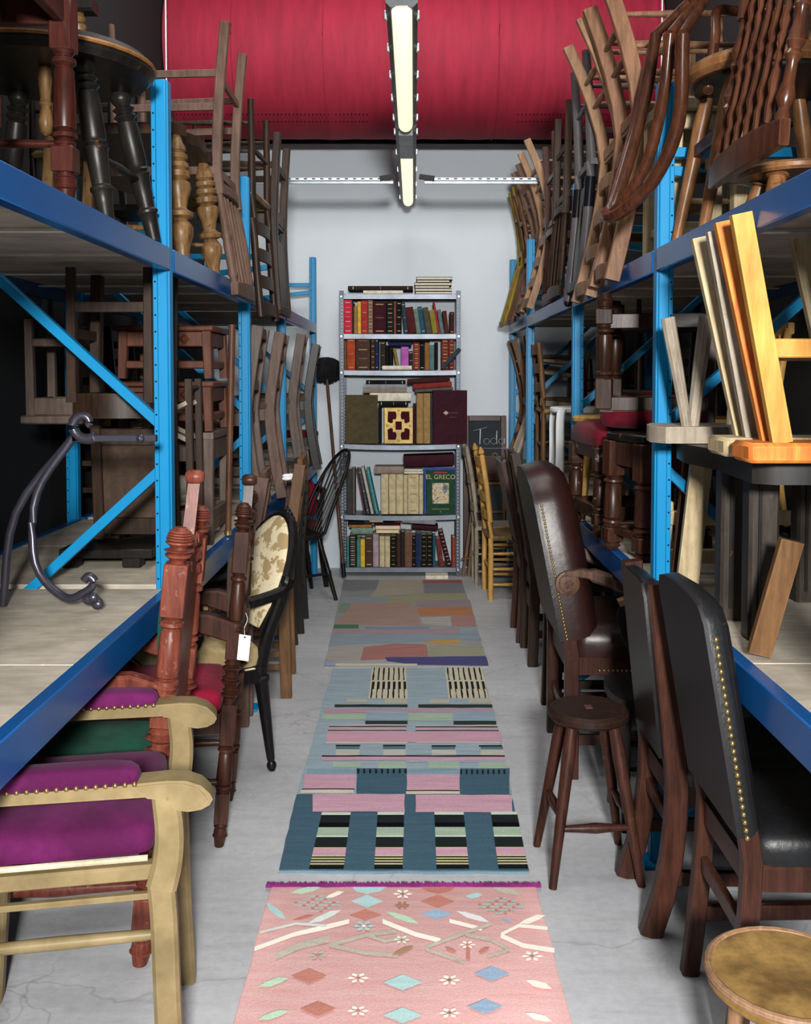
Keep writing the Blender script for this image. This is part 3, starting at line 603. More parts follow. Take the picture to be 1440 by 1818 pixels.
for q in ((470, 568, 560, 585), (640, 567, 740, 588), (840, 570, 930, 588), (1015, 570, 1115, 588)): pt.append((R4(*q), 'a8a48e'))
for q, c in (((415, 594, 742, 607), '2a3836'), ((790, 594, 1122, 609), '2a3836'), ((368, 613, 745, 633), 'a87c90'), ((745, 613, 1128, 630), 'a87c90'), ((360, 635, 555, 663), GN), ((745, 633, 945, 668), GN), ((555, 622, 742, 666), '7d95a6'), ((945, 624, 1133, 668), '7d95a6'), ((552, 668, 742, 684), '2a3836'), ((948, 669, 1140, 686), '2a3836'),
 ((388, 686, 740, 690), 'c0b0a0'), ((390, 692, 738, 696), BK), ((386, 697, 738, 709), 'b0909c'), ((385, 710, 738, 713), BK), ((778, 687, 1145, 691), 'c0b0a0'), ((778, 694, 1147, 698), BK), ((778, 699, 1149, 710), 'b0909c'), ((778, 711, 1152, 714), BK), ((380, 717, 1162, 765), PK), ((375, 765, 740, 770), 'c4bc98'), ((780, 765, 1160, 769), 'c4bc98'),
 ((420, 777, 530, 784), BK), ((632, 777, 733, 784), BK), ((850, 779, 958, 786), BK), ((1062, 779, 1166, 786), BK), ((420, 784, 526, 798), '46687a'), ((632, 784, 733, 798), '46687a'), ((850, 786, 955, 799), '46687a'), ((1070, 786, 1170, 799), '46687a'), ((420, 798, 526, 825), 'aeada0'), ((632, 798, 733, 825), 'aeada0'), ((850, 799, 960, 825), 'aeada0'), ((1070, 799, 1176, 825), 'aeada0'),
 ((358, 825, 1178, 832), BK), ((357, 832, 1180, 848), PK), ((735, 848, 1182, 856), '9098ac'), ((408, 856, 530, 880), GN), ((610, 855, 735, 885), GN), ((835, 855, 975, 885), GN), ((1060, 857, 1186, 885), GN), ((290, 886, 735, 910), '6c8fa2'), ((735, 886, 1190, 912), '6c8fa2'),
 ((512, 884, 738, 1000), TE), ((978, 884, 1200, 1002), TE), ((278, 910, 510, 976), PK), ((738, 912, 975, 983), PK), ((268, 976, 503, 981), BK), ((735, 983, 975, 988), BK), ((262, 981, 500, 997), 'bdb6a6'), ((735, 988, 975, 1000), 'bdb6a6'), ((316, 1001, 730, 1081), PK), ((778, 1004, 1212, 1083), PK)): pt.append((R4(*q), c))
for k in range(9): pt.append((R4(516+k*26.5, 887, 526+k*26.5, 908), BK)); pt.append((R4(978+k*24.2, 890, 987+k*24.2, 911), BK))
for (a0, a1, b0, b1) in ((358, 487, 300, 455), (608, 727, 592, 720), (862, 993, 872, 1018), (1115, 1232, 1150, 1283)):
    ys = [(1083, 1096, 'b8c4b4'), (1096, 1131, BK), (1131, 1151, '0c0c14'), (1152, 1190, GN), (1190, 1196, 'c4d0b8'), (1196, 1243, BK), (1243, 1247, YE), (1247, 1278, PK), (1278, 1284, YE)]
    y = 1284
    for k in range(7): ys.append((y, y+6.2, BK if k % 2 == 0 else YE)); y += 6.2
    ys.append((y, 1341, '101818'))
    for y0, y1, c in ys:
        def xx(y, p, q): return p+(q-p)*(y-1083)/258.0
        pt.append(([(xx(y0, a0, b0), y0), (xx(y0, a1, b1), y0), (xx(y1, a1, b1), y1), (xx(y1, a0, b0), y1)], c))
rug('striped_rug', 'geometric striped runner in blue, teal, pink and black', [(405, 432), (1075, 425), (1288, 1345), (165, 1340)], '587888', [([(405, 432), (1075, 425), (1207, 998), (245, 998)], LB)]+pt)
# pink rug with motifs, going on past the frame
c0, c1 = G(*C(130, 1415)), G(*C(1320, 1415)); cs = [c0, c1, Vector((c1.x+0.012, 1.45, 0)), Vector((c0.x+0.0, 1.45, 0))]
pp = []
def dia(x, y, w, h, c): pp.append(([(x-w, y), (x, y-h), (x+w, y), (x, y+h)], c))
def leaf(x, y, dx, dy, w, c):
    L = math.hypot(dx, dy); nx, ny = -dy/L*w, dx/L*w; pp.append(([(x-dx, y-dy), (x-dx*0.3+nx, y-dy*0.3+ny), (x+dx*0.5+nx*0.7, y+dy*0.5+ny*0.7), (x+dx, y+dy), (x+dx*0.4-nx, y+dy*0.4-ny), (x-dx*0.5-nx*0.7, y-dy*0.5-ny*0.7)], c))
def band(pts, w, c):
    for (xa, ya), (xb, yb) in zip(pts, pts[1:]): pp.append(([(xa, ya-w), (xb, yb-w), (xb, yb+w), (xa, ya+w)], c))
AQ, BR, WH, GR, BL, SG = '9cc4c4', 'b0604a', 'e4ded0', 'b0a898', '7f9fbe', 'a4c8a8'
pp.append(([(490, 1418), (650, 1418), (620, 1440), (560, 1452), (510, 1440)], AQ)); pp.append(([(790, 1418), (960, 1418), (930, 1440), (880, 1450), (830, 1440)], BR))
dia(560, 1485, 72, 30, AQ); dia(877, 1485, 78, 30, BR); dia(553, 1547, 74, 27, BR); dia(873, 1543, 72, 24, BL)
leaf(285, 1435, 70, -12, 14, SG); leaf(415, 1455, 42, -14, 10, WH); leaf(150, 1530, 45, 40, 16, AQ); leaf(275, 1558, 50, -12, 8, BR); leaf(370, 1555, 75, -30, 14, 'c4d4cc'); leaf(720, 1560, 75, 28, 14, SG); leaf(1035, 1555, 75, 25, 13, 'd4d4d4'); leaf(1300, 1568, 60, -20, 14, WH); leaf(1190, 1440, 70, 16, 13, GR); leaf(1185, 1572, 26, 10, 6, BL); leaf(1040, 1460, 40, -4, 12, AQ)
for (x, y) in ((335, 1498), (1160, 1508)):
    for k in range(6):
        for j in range(-5, 6): 
            if abs(j) < 6-abs(k-2.5)*1.6: pp.append((R4(x+j*19-7, y-38+k*14, x+j*19+8, y-32+k*14), '8fb8b4' if (k+j) % 3 else BR))
band([(55, 1705), (230, 1640), (480, 1580)], 10, WH); band([(80, 1630), (240, 1590), (380, 1600)], 6, 'c8ccc8'); band([(630, 1580), (780, 1640), (890, 1668)], 11, WH); band([(930, 1578), (1075, 1615)], 9, WH); band([(1160, 1640), (1240, 1600), (1370, 1612)], 8, WH); band([(1160, 1645), (1260, 1690), (1400, 1712)], 11, WH)
band([(390, 1690), (560, 1640), (690, 1625)], 9, GR); band([(400, 1690), (560, 1725), (700, 1735)], 9, GR); band([(820, 1700), (980, 1640), (1120, 1590)], 8, GR); band([(820, 1705), (980, 1760), (1000, 1765)], 8, GR); band([(1000, 1640), (1120, 1665), (1200, 1710), (1100, 1740)], 8, GR); band([(150, 1740), (260, 1690), (390, 1660)], 16, GR); band([(550, 1640), (640, 1670), (740, 1650)], 8, GR)
def flower(x, y, r, c, cc):
    for k in range(6): pp.append(([(x+math.cos(k*1.047+q)*rr*r*1.5, y+math.sin(k*1.047+q)*rr*r*0.75) for q, rr in ((0, 0.2), (-0.35, 0.7), (0, 1.0), (0.35, 0.7))], c))
    pp.append(([(x+math.cos(k*1.047)*r*0.3, y+math.sin(k*1.047)*r*0.18) for k in range(6)], cc))
flower(720, 1457, 30, WH, '6a7a60'); flower(718, 1507, 24, '9a6a3a', BR); flower(545, 1602, 34, AQ, WH); flower(715, 1665, 26, 'd0dcc8', BR); flower(1010, 1688, 26, WH, BR); flower(1300, 1740, 34, WH, '8a7a70'); flower(340, 1735, 30, GR, BR)
leaf(720, 1715, 50, -22, 12, '9a7448'); pp.append((R4(1005, 1700, 1022, 1755), BR)); leaf(935, 1710, 26, 12, 9, BR); leaf(1085, 1712, -26, 12, 9, BR)
for j in range(4):
    yb_ = 1800+j*150
    dia(300+j*40, yb_+30, 80, 34, BR); dia(720, yb_+60, 90, 36, AQ); dia(1120-j*30, yb_+20, 80, 34, BL); flower(520, yb_+40, 34, WH, BR); flower(930, yb_+50, 34, WH, '6a7a60'); leaf(140, yb_+60, 70, -20, 16, SG); leaf(1330, yb_+70, 60, 20, 16, WH)
o_ = sum(cs, Vector())/4
pk, po = rug('pink_rug', 'pink rug with diamonds, leaves and flowers and a purple fringe', None, 'dba09c', pp, 0.012, cs)
mb = MB(); x = c0.x-0.012
while x < c1.x+0.012:
    L = random.uniform(0.012, 0.03); a = random.uniform(-0.35, 0.35); y0 = c0.y+(c1.y-c0.y)*(x-c0.x)/(c1.x-c0.x)
    b0 = Vector((x-po.x, y0-po.y-0.006, 0.012)); mb.tube([b0, b0+Vector((math.sin(a)*L*0.5, L*0.6, 0.004)), b0+Vector((math.sin(a)*L, L, -0.004))], [0.004, 0.0035, 0.0015], 5); x += 0.0042
mb.build('fringe', fabric('purple_fringe', '8e2a7c', 0.3, 90), pk, 60, kind='stuff')
# ================================================================== chair workshop
W_ = dict(
 blackworn=wood('black_worn', '161412', '2a2622', 0.3, 'a8733c', 0.68), black=wood('black', '121110', '24201d', 0.3), mahog=wood('mahogany', '2a120e', '4e221a', 0.24),
 dark=wood('dark_brown', '241812', '443022', 0.36), dkred=wood('dark_red_brown', '2e1a14', '553226', 0.28, '8a6048', 0.70), grey=wood('grey_brown', '574840', '7c6a60', 0.42, k=0.55), greyred=wood('grey_red', '5c4438', '86685a', 0.42, 'a08a7c', 0.7, k=0.55),
 oak=wood('oak', '5e4028', '86623e', 0.4), gold=wood('honey_turned', '4c3420', '8e6c44', 0.3, '2a1a0c', 0.62, k=0.75), tan=wood('tan', '7c5a40', 'b08a68', 0.4, k=0.66), pale=wood('pale_wood', 'a08a66', 'cdba94', 0.55, '7a6a4e', 0.7, k=0.8), pine=wood('pine', 'b4843e', 'd9ae66', 0.42, k=0.8),
 rust=wood('weathered', '8c8070', 'b8ab98', 0.65, '6a5c4c', 0.64, k=0.7), orange=wood('orange_stain', 'd0602a', 'e89a44', 0.45, k=0.72), redpaint=wood('red_rubbed', '5e281e', '94503e', 0.3, 'bd8470', 0.62, k=0.68), bent=wood('bentwood', '3a2016', '663c28', 0.16, k=.55), fruit=wood('fruitwood', '74482a', 'a4744a', 0.24, '5a3418', 0.64, k=.55),
 yellow=wood('yellow_rubbed', '6a4a1c', 'b0962a', 0.35), crimson=wood('crimson_stain', '4a1014', '701c20', 0.35), goldpaint=wood('gold_paint', '97835a', 'a8946a', 0.35, '7a5e30', 0.68, k=0.53, grain=(3, 3, 3), edge=.35), brown=wood('mid_brown', '4c3020', '76503a', 0.36), bluedis=wood('distressed_blue', '1d6fae', '2f88c4', 0.6, '8a7458', 0.5, k=0.9))
F_ = dict(black=plain('black_leather', '141517', 0.42, bmp=0.6, scale=60, spec=.35), brownl=plain('brown_leather', '26120f', 0.36, bmp=0.5, scale=24, spec=.35), purple=fabric('purple_velvet', '5c1a4c', 0.2, 120, col2='48123a'), green=fabric('green_velvet', '0e5440', 0.2, 120, col2='0a4032'), crimson=fabric('crimson_velvet', '8a1632', 0.2, 120, col2='6a1026'),
 damask=fabric('cream_damask', 'cdc0a0', 0.2, 140, col2='9c8660', big=16, sharp=.02), cream=fabric('cream_plain', 'b2a078', 0.25, 130, col2='8a7854'), dkred=fabric('dark_red_velvet', '641422', 0.3, 80, col2='4a0c18'), rush=fabric('rush', '7c6440', 0.5, 40, col2='5a4628'), burlap=fabric('burlap', '9a948a', 0.5, 50, col2='6a655c'), brownf=fabric('brown_cloth', '4a3c32', 0.4, 60, col2='382c24'), greyf=fabric('grey_cloth', '7a7468', 0.4, 50, col2='5a554c'), gimp=fabric('gimp_cord', 'c8bca0', 0.4, 90), straw=fabric('straw_seat', '8a6c3a', 0.6, 50, col2='5c4420'))
M_brass = plain('brass_nail', 'a08a58', 0.28, 0.85)
PR = dict(
 ring=[(0, .7), (.06, .75), (.12, .95), (.18, 1.25), (.24, 1.3), (.28, 1.0), (.31, .7), (.33, 1.35), (.36, 1.45), (.38, 1.0), (.40, .75), (.48, .95), (.56, 1.35), (.60, 1.3), (.63, .85), (.65, 1.3), (.69, 1.35), (.71, .95), (.73, 1.25), (.76, 1.25), (.78, .9), (.80, 1.2), (.83, 1.2), (.85, .85), (.87, 1.1), (.90, 1.05), (.93, .8), (1, .6)],
 black=[(0, .72), (.10, .8), (.17, .9), (.185, 1.12), (.20, 1.12), (.215, .85), (.30, .95), (.42, 1.08), (.44, 1.25), (.455, .95), (.47, 1.2), (.485, 1.0), (.50, 1.12), (.72, 1.12), (.78, 1.05), (.79, .8), (.82, 1.25), (.845, .85), (.87, 1.2), (.89, .75), (.92, 1.1), (.95, 1.15), (.98, .85), (1, .8)],
 simple=[(0, .75), (.1, .82), (.4, 1.0), (.45, 1.25), (.48, 1.0), (.55, 1.1), (.8, .95), (.85, 1.15), (.88, .85), (1, .8)],
 taper=[(0, .62), (.5, .9), (.8, 1.05), (1, .85)], rung=[(0, .6), (.3, .85), (.5, 1.1), (.7, .85), (1, .6)], stick=[(0, .8), (.5, 1), (1, .8)],
 fluted=[(0, .45), (.03, .7), (.06, .75), (.09, .5), (.12, .62), (.5, .85), (.84, 1.05), (.86, 1.3), (.89, 1.3), (.91, .9), (.94, 1.2), (1, 1.2)],
 spindle=[(0, .7), (.12, .8), (.2, 1.4), (.26, .8), (.3, 1.2), (.33, .8), (.42, 1.0), (.5, 1.5), (.54, .9), (.57, 1.4), (.61, .85), (.72, .95), (.8, 1.5), (.86, .8), (.9, 1.2), (1, .7)],
 table=[(0, .9), (.04, 1.1), (.08, .8), (.10, 1.25), (.14, 1.2), (.17, .75), (.2, 1.1), (.3, 1.15), (.8, 1.0), (.84, .8), (.88, 1.25), (.92, 1.2), (.95, .8), (1, 1.1)])
def prof(k, r): return [(t, a*r) for t, a in PR[k]]
def obox(mb, c, t, up, sx, sy, L):
    sd, u = frame(Vector(t), Vector(up)); tt = Vector(t).normalized(); R = Matrix((sd, u, tt)).transposed(); mb.box(c, (sx, sy, L), R, 0.003)
def compose(mb, p0, p1, segs, up=(0, 1, 0), n=14):
    p0, p1 = Vector(p0), Vector(p1); d = p1-p0
    for s in segs:
        a, b_ = p0+d*s[1], p0+d*s[2]
        if s[0] == 'b': obox(mb, (a+b_)/2, d, up, s[3]*2, s[3]*2, (b_-a).length)
        else: mb.lathe(a, b_, prof(s[4], s[3]), n)
def nails(pts, r, parent, name='brass_nails'):
    mb = MB()
    for p in pts: mb.ball(p, r, 6, 4)
    return mb.build(name, M_brass, parent, 60, kind='stuff')
def line(a, b_, n): a, b_ = Vector(a), Vector(b_); return [a.lerp(b_, i/(n-1)) for i in range(n)]
class Chair:
    """local frame: +y is the back, -y the front, x across, z up, feet at z = 0"""
    def __init__(s, name, label, wd, w=.42, wb=.37, d=.38, sh=.44, h=.88, lean=.06, kick=.04, bow=1.6, cat='chair', group=None, scale=1.0, kexp=1.5):
        s.__dict__.update(kexp=kexp, w=w, wb=wb, d=d, sh=sh, h=h, lean=lean, kick=kick, bow=bow, wd=wd, sc=scale)
        s.o = thing(name, label, cat, None, group)
    def yb(s, z):
        if z < s.sh: return s.d/2+s.kick*(1-z/s.sh)**s.kexp
        return s.d/2+s.lean*((z-s.sh)/(s.h-s.sh))**s.bow
    def at(s, key, wa, zdir=(0, 0, 1), ydir=(1, 0, 0)):
        la = dict(base=(0, 0, 0), crest=(0, s.yb(s.h), s.h), rearfoot=(0, s.d/2+s.kick, 0), seat=(0, 0, s.sh), front=(0, -s.d/2, 0), fr=(s.w/2, -s.d/2, 0), fl=(-s.w/2, -s.d/2, 0), rr=(s.wb/2, s.d/2+s.kick, 0), rl=(-s.wb/2, s.d/2+s.kick, 0))[key] if isinstance(key, str) else key
        s.o.matrix_world = pose(la, wa, zdir, ydir, s.sc); return s
    def inv(s, wa, back, lean=0.0, side=0.0, key='crest'):
        # upside down: crest lands on wa; back = compass angle of the backrest; lean tips the feet away from the back
        a = math.radians(back); y = Vector((math.cos(a), math.sin(a), 0)); x = Vector((-y.y, y.x, 0))
        return s.at(key, wa, Vector((0, 0, -1))+y*lean+x*side, y)
    def stand(s, x, y, back, z=0.0, key='base'):
        a = math.radians(back); return s.at(key, (x, y, z), (0, 0, 1), (math.cos(a), math.sin(a), 0))
    def P(s, mb, name, mat=None, sm=38, kind=None, parent=None): return mb.build(name, mat or s.wd, parent or s.o, sm, kind)
    def posts(s, style='rect', pw=.03, pd=.034, lowstyle=None, top=0.0, prf='simple', extra=0.0):
        for sx in (-1, 1):
            x = sx*s.wb/2; zs = [0, s.sh*.25, s.sh*.5, s.sh*.75, s.sh, s.sh+(s.h-s.sh)*.2, s.sh+(s.h-s.sh)*.4, s.sh+(s.h-s.sh)*.6, s.sh+(s.h-s.sh)*.8, s.h]
            pts = [(x, s.yb(z), z) for z in zs]; mb = MB()
            if style == 'rect': mb.sweep(pts, pw, pd, up=(0, 1, 0))
            elif style == 'round': mb.tube(pts, [pw*.5*(.8+.2*min(1, i/3)) for i in range(10)], 12)
            elif style == 'half':       # square leg below, turned stile above the seat
                mb.sweep(pts[:6], [pw*.85]*3+[pw]*3, pd, up=(0, 1, 0)); mb.lathe(pts[5], pts[9], prof(prf, pw*.46), 12)
            elif style == 'finial':
                mb.tube(pts, pw*.5, 12); mb.lathe(pts[9], Vector(pts[9])+Vector((0, 0.01, .06)), [(0, pw*.5), (.15, pw*.3), (.3, pw*.55), (.6, pw*.5), (.85, pw*.25), (1, pw*.1)], 10)
            s.P(mb, 'post')
        return s
    def legs(s, style='rect', lw=.034, prf='simple', splay=0.0, top=None):
        z1 = top or s.sh-.01
        for sx in (-1, 1):
            a = Vector((sx*(s.w/2+splay), -s.d/2-splay, 0)); b_ = Vector((sx*s.w/2, -s.d/2, z1)); mb = MB()
            if style == 'rect': mb.sweep([a, b_], [lw*.8, lw], [lw*.8, lw], up=(0, 1, 0))
            elif style == 'round': mb.lathe(a, b_, prof('taper', lw/2), 12)
            elif style == 'turned': mb.lathe(a, b_, prof(prf, lw/2), 14)
            elif style == 'block': compose(mb, a, b_, [('t', 0, .14, lw*.5, 'simple'), ('b', .14, .27, lw*.56), ('t', .27, .74, lw*.5, 'table'), ('b', .74, 1, lw*.56)])
            elif style == 'cab': mb.sweep(curve([a+Vector((sx*.0, -.03, 0)), a+Vector((0, -.012, .05)), a+Vector((0, .005, .16)), a+Vector((0, -.02, z1*.75)), b_], 4), [.035, .024, .022, .03, .045], [.04, .026, .024, .034, .045], up=(0, 1, 0), ch=.5)
            s.P(mb, 'leg')
        return s
    def rails(s, hgt=.05, th=.02, mat=None):
        z = s.sh-hgt/2-.004
        for a, b_ in (((-s.w/2, -s.d/2, z), (s.w/2, -s.d/2, z)), ((-s.wb/2, s.d/2, z), (s.wb/2, s.d/2, z)), ((-s.w/2, -s.d/2, z), (-s.wb/2, s.d/2, z)), ((s.w/2, -s.d/2, z), (s.wb/2, s.d/2, z))):
            s.P(MB().sweep([a, b_], th, hgt), 'seat_rail', mat)
        return s
    def stretch(s, sides=(), fronts=(), backs=(), r=.009, style='round', mid=None):
        def bar(a, b_):
            mb = MB()
            if style == 'round': mb.lathe(a, b_, prof('rung', r*1.3), 10)
            else: mb.sweep([a, b_], r*1.3, r*2.6)
            s.P(mb, 'stretcher')
        for z in sides:
            for sx in (-1, 1): bar(Vector((sx*s.w/2, -s.d/2, z)), Vector((sx*s.wb/2, s.yb(z), z)))
        for z in fronts: bar(Vector((-s.w/2, -s.d/2, z)), Vector((s.w/2, -s.d/2, z)))
        for z in backs: bar(Vector((-s.wb/2, s.yb(z), z)), Vector((s.wb/2, s.yb(z), z)))
        if mid is not None: bar(Vector((-s.w/2, 0, mid)), Vector((s.w/2, 0, mid)))
        return s
    def outline(s, over=.02, rnd=.0):
        f, b_ = s.w/2+over, s.wb/2+over; y0, y1 = -s.d/2-over, s.d/2+over*.3
        n = 8; pts = []
        for i in range(n+1):                      # rounded front edge
            t = -1+2*i/n; pts.append((t*f, y0-rnd*(1-t*t)))
        pts += [(b_, y1), (-b_, y1)]; return pts
    def seat(s, style='board', th=.024, mat=None, rnd=.02, over=.022):
        if style == 'board': s.P(MB().prism(s.outline(over, rnd), (0, 0, s.sh), (1, 0, 0), (0, 1, 0), th), 'seat')
        elif style == 'pad':
            s.P(MB().prism(s.outline(over*.6, rnd*.5), (0, 0, s.sh-.006), (1, 0, 0), (0, 1, 0), .012), 'seat_frame')
            mb = MB(); mb.pad((0, -over*.3, s.sh+th*.28), (s.w+over*1.6, s.d+over*1.2, th*1.3), e=.22); s.P(mb, 'seat_pad', mat, 60)
        elif style == 'rush':
            mb = MB(); q = [(s.w/2, -s.d/2), (s.wb/2, s.d/2), (-s.wb/2, s.d/2), (-s.w/2, -s.d/2)]
            for i in range(4):
                a, b_ = Vector((*q[i], s.sh)), Vector((*q[(i+1) % 4], s.sh)); c = Vector((0, 0, s.sh-.012)); k = 7
                for j in range(k): f = j/k; mb.tube([a.lerp(c, f), b_.lerp(c, f)], .017*(1-f*.35), 6)
            s.P(mb, 'rush_seat', mat or F_['rush'], 60)
        return s
    def slats(s, zs, hgt=.05, th=.012, bowb=.02, mat=None, arch=0.0, name='slat'):
        for z in zs:
            pts = [Vector((x*s.wb/2, s.yb(z)+bowb*(1-x*x), z+arch*(1-x*x))) for x in (-1, -.6, -.2, .2, .6, 1)]
            s.P(MB().sweep(pts, th, hgt), name, mat)
        return s
    def crest(s, hgt=.06, th=.024, over=.02, arch=.0, z=None, bowb=.015, mat=None, ears=0.0):
        z = z or s.h; xs = (-1, -.75, -.4, 0, .4, .75, 1); hw = s.wb/2+over
        pts = [Vector((x*hw, s.yb(min(z, s.h))+bowb*(1-x*x), z+arch*(1-x*x)+ears*(x**4))) for x in xs]
        s.P(MB().sweep(pts, th, [hgt*(.75+.25*(1-x*x)) for x in xs]), 'crest_rail', mat); return s
    def spind(s, n, z0, z1, r=.007, fan=1.0, style='stick', mat=None, name='spindle', inset=.75):
        for i in range(n):
            x = (-1+2*i/max(1, n-1))*s.wb/2*inset if n > 1 else 0
            s.P(MB().lathe((x, s.yb(z0), z0), (x*fan, s.yb(z1)+.008, z1), prof(style, r), 8), name, mat)
        return s
    def splat(s, w, z0, z1, mat=None, waist=.6):
        poly = [(-w/2, z0), (w/2, z0), (w/2*waist, z0+(z1-z0)*.3), (w/2*1.1, z0+(z1-z0)*.65), (w/2*.8, z1), (-w/2*.8, z1), (-w/2*1.1, z0+(z1-z0)*.65), (-w/2*waist, z0+(z1-z0)*.3)]
        zc = (z0+z1)/2; dy = (s.yb(z1)-s.yb(z0))/(z1-z0)
        s.P(MB().prism([(x, z-zc) for x, z in poly], (0, s.yb(z0)*.5+s.yb(z1)*.5, zc), (1, 0, 0), Vector((0, dy, 1)), .012), 'back_splat', mat); return s
    def bpanel(s, z0, z1, th=.03, mat=None, front=.0, inset=.0, name='back_panel', bulge=0.0, over=0.0):
        hw = s.wb/2+over-inset; zc = (z0+z1)/2; dy = (s.yb(z1)-s.yb(z0))/(z1-z0); u = Vector((0, dy, 1)); c = Vector((0, (s.yb(z0)+s.yb(z1))/2-front, zc))
        mb = MB()
        if bulge: 
            sd, uu, nn = Vector((1, 0, 0)), u.normalized(), Vector((1, 0, 0)).cross(u.normalized()); R = Matrix((sd, uu, nn)).transposed()
            mb.pad(c+nn*(bulge*.25), (hw*2, (z1-z0), bulge), R, e=.2, n=28)
        else: mb.prism([(-hw, -(z1-z0)/2), (hw, -(z1-z0)/2), (hw, (z1-z0)/2), (-hw, (z1-z0)/2)], c, (1, 0, 0), u, th)
        s.P(mb, name, mat, 55 if bulge else 38); return s
    def arms(s, z, fw=None, mat=None, th=.028, drop=.03, scroll=.02, support='simple', back_z=None, r=.012):
        for sx in (-1, 1):
            x = sx*s.wb/2; xf = sx*(s.w/2+.015); bz = back_z or z+.02
            pts = curve([(x, s.yb(bz), bz), (x+(xf-x)*.6, s.d*.15, z+.012), (xf, -s.d*.25, z), (xf, -s.d/2-.03, z-scroll*.3), (xf, -s.d/2-.05, z-drop)], 4)
            a = s.P(MB().sweep(pts, [th]*(len(pts)-4)+[th*1.25]*4, th*.8, ch=.5), 'arm', mat)
            mb = MB(); mb.lathe((sx*s.w/2, -s.d/2+.01, s.sh-.02), (xf, -s.d/2+.0, z-.008), prof(support, r), 10); s.P(mb, 'arm_support', mat)
        return s
def stool(name, label, M, r, h, wd, th=.03, n=4, lr=.015, splay=.06, prf='taper', stz=(), group=None, cat='stool', sx=1.0, seatmat=None, off=45, rim=None, inset=.62, strprf='rung'):
    t = thing(name, label, cat, M, group)
    MB().disc((0, 0, h-th/2), r, th, 32, None, .3, sx).build('seat', seatmat or wd, t)
    ang = [math.radians(off+360*i/n) for i in range(n)]
    tops = [Vector((math.cos(a)*r*inset*sx, math.sin(a)*r*inset, h-th*.8)) for a in ang]; feet = [Vector((p.x*(1+splay/(r*inset)), p.y*(1+splay/(r*inset)), 0)) for p in tops]
    for a, b_ in zip(feet, tops): MB().lathe(a, b_, prof(prf, lr), 14).build('leg', wd, t)
    for i, j, z in stz:
        a, b_ = feet[i].lerp(tops[i], z/h), feet[j].lerp(tops[j], z/h); MB().lathe(a, b_, prof(strprf, lr*.75), 12).build('stretcher', wd, t)
    if rim: MB().tube([(math.cos(2*math.pi*k/32)*(r-.004)*sx, math.sin(2*math.pi*k/32)*(r-.004), h-.004) for k in range(32)], .008, 8, True).build('rim', rim, t)
    return t
# ================================================================== chairs on the floor, rack side of the mop
def leather_back(c, z0, z1, mat, nail=True, thick=.05, rear=None, rtop=0.0):
    c.bpanel(z0, z1, .012, rear or mat, -.012, -.002, 'rear_cover'); c.bpanel(z0, z1, 0, mat, .008, .004, 'back_pad', bulge=thick)
# gold-framed armchair, purple velvet, facing the aisle
t = thing('gold_armchair', 'gold-painted armchair with purple velvet seat and arm pads', 'armchair', pose((0, 0, 0), (-.719, 2.045, 0), (0, 0, 1), (-.984, -.18, 0)))
gp = W_['goldpaint']
for sx in (-1, 1):
    x = sx*.225
    ol = [(.22, .656), (.22, .686), (.0, .681), (-.14, .679), (-.21, .681), (-.245, .678), (-.272, .667), (-.289, .648), (-.294, .628), (-.288, .608), (-.272, .594), (-.250, .590), (-.232, .598), (-.221, .612), (-.212, .630), (-.198, .645), (-.17, .652)]
    ol = [(p, q if q > .652 else .652-(.652-q)*.55) for p, q in ol]
    mb = MB(); mb.prism(ol, (x, 0, 0), (0, 1, 0), (0, 0, 1), .052); mb.prism([(-.2+.9*(p+.2), .634+.9*(q-.634)) for p, q in ol[3:]], (x, 0, 0), (0, 1, 0), (0, 0, 1), .058); a = mb.build('arm', gp, t)
    mb = MB(); mb.pad((x, .04, .690), (.060, .40, .048), e=.3); mb.build('arm_pad', F_['purple'], a, 60)
    nails([(x+q*.0285, -.15+k*.0175, .680) for k in range(21) for q in (-1, 1)], .0055, a)
    mb = MB(); mb.sweep(curve([(x, -.205, .65), (x, -.212, .58), (x, -.208, .52), (x, -.196, .47)], 4), .056, [.05, .052, .056, .058], up=(0, 1, 0), ch=.3); mb.build('front_leg', gp, t)
    mb = MB(); mb.sweep(curve([(x, -.195, .475), (x, -.20, .40), (x, -.205, .22), (x, -.215, 0)], 4), .050, .050, up=(0, 1, 0), ch=.3); mb.build('lower_leg', gp, t)
    mb = MB(); mb.sweep(curve([(x, .22, .0), (x, .20, .3), (x, .20, .5), (x, .21, .64), (x, .225, .75)], 4), .046, .042, up=(0, 1, 0), ch=.3); mb.build('rear_leg', gp, t)
    MB().lathe((x, -.2, .372), (x, .2, .372), prof('stick', .0125), 12).build('stretcher', gp, t)
    MB().sweep([(x*.96, -.2, .496), (x*.96, .2, .496)], .03, .03).build('seat_rail', gp, t); MB().sweep([(x*.98, -.19, .448), (x*.98, .19, .448)], .014, .012).build('lower_rail', gp, t)
    MB().tube([(x*.99, -.17, .522), (x*.99, .19, .522)], .006, 8).build('seat_cord', F_['gimp'], t)
MB().pad((0, .0, .545), (.43, .37, .085), e=.2, n=28).build('seat_pad', F_['purple'], t, 60)
for y in (-.19, .19): MB().sweep([(-.21, y, .495), (.21, y, .495)], .03, .035).build('seat_rail', gp, t)
MB().pad((0, .215, .66), (.40, .05, .16), e=.25).build('back_pad', F_['purple'], t, 60)
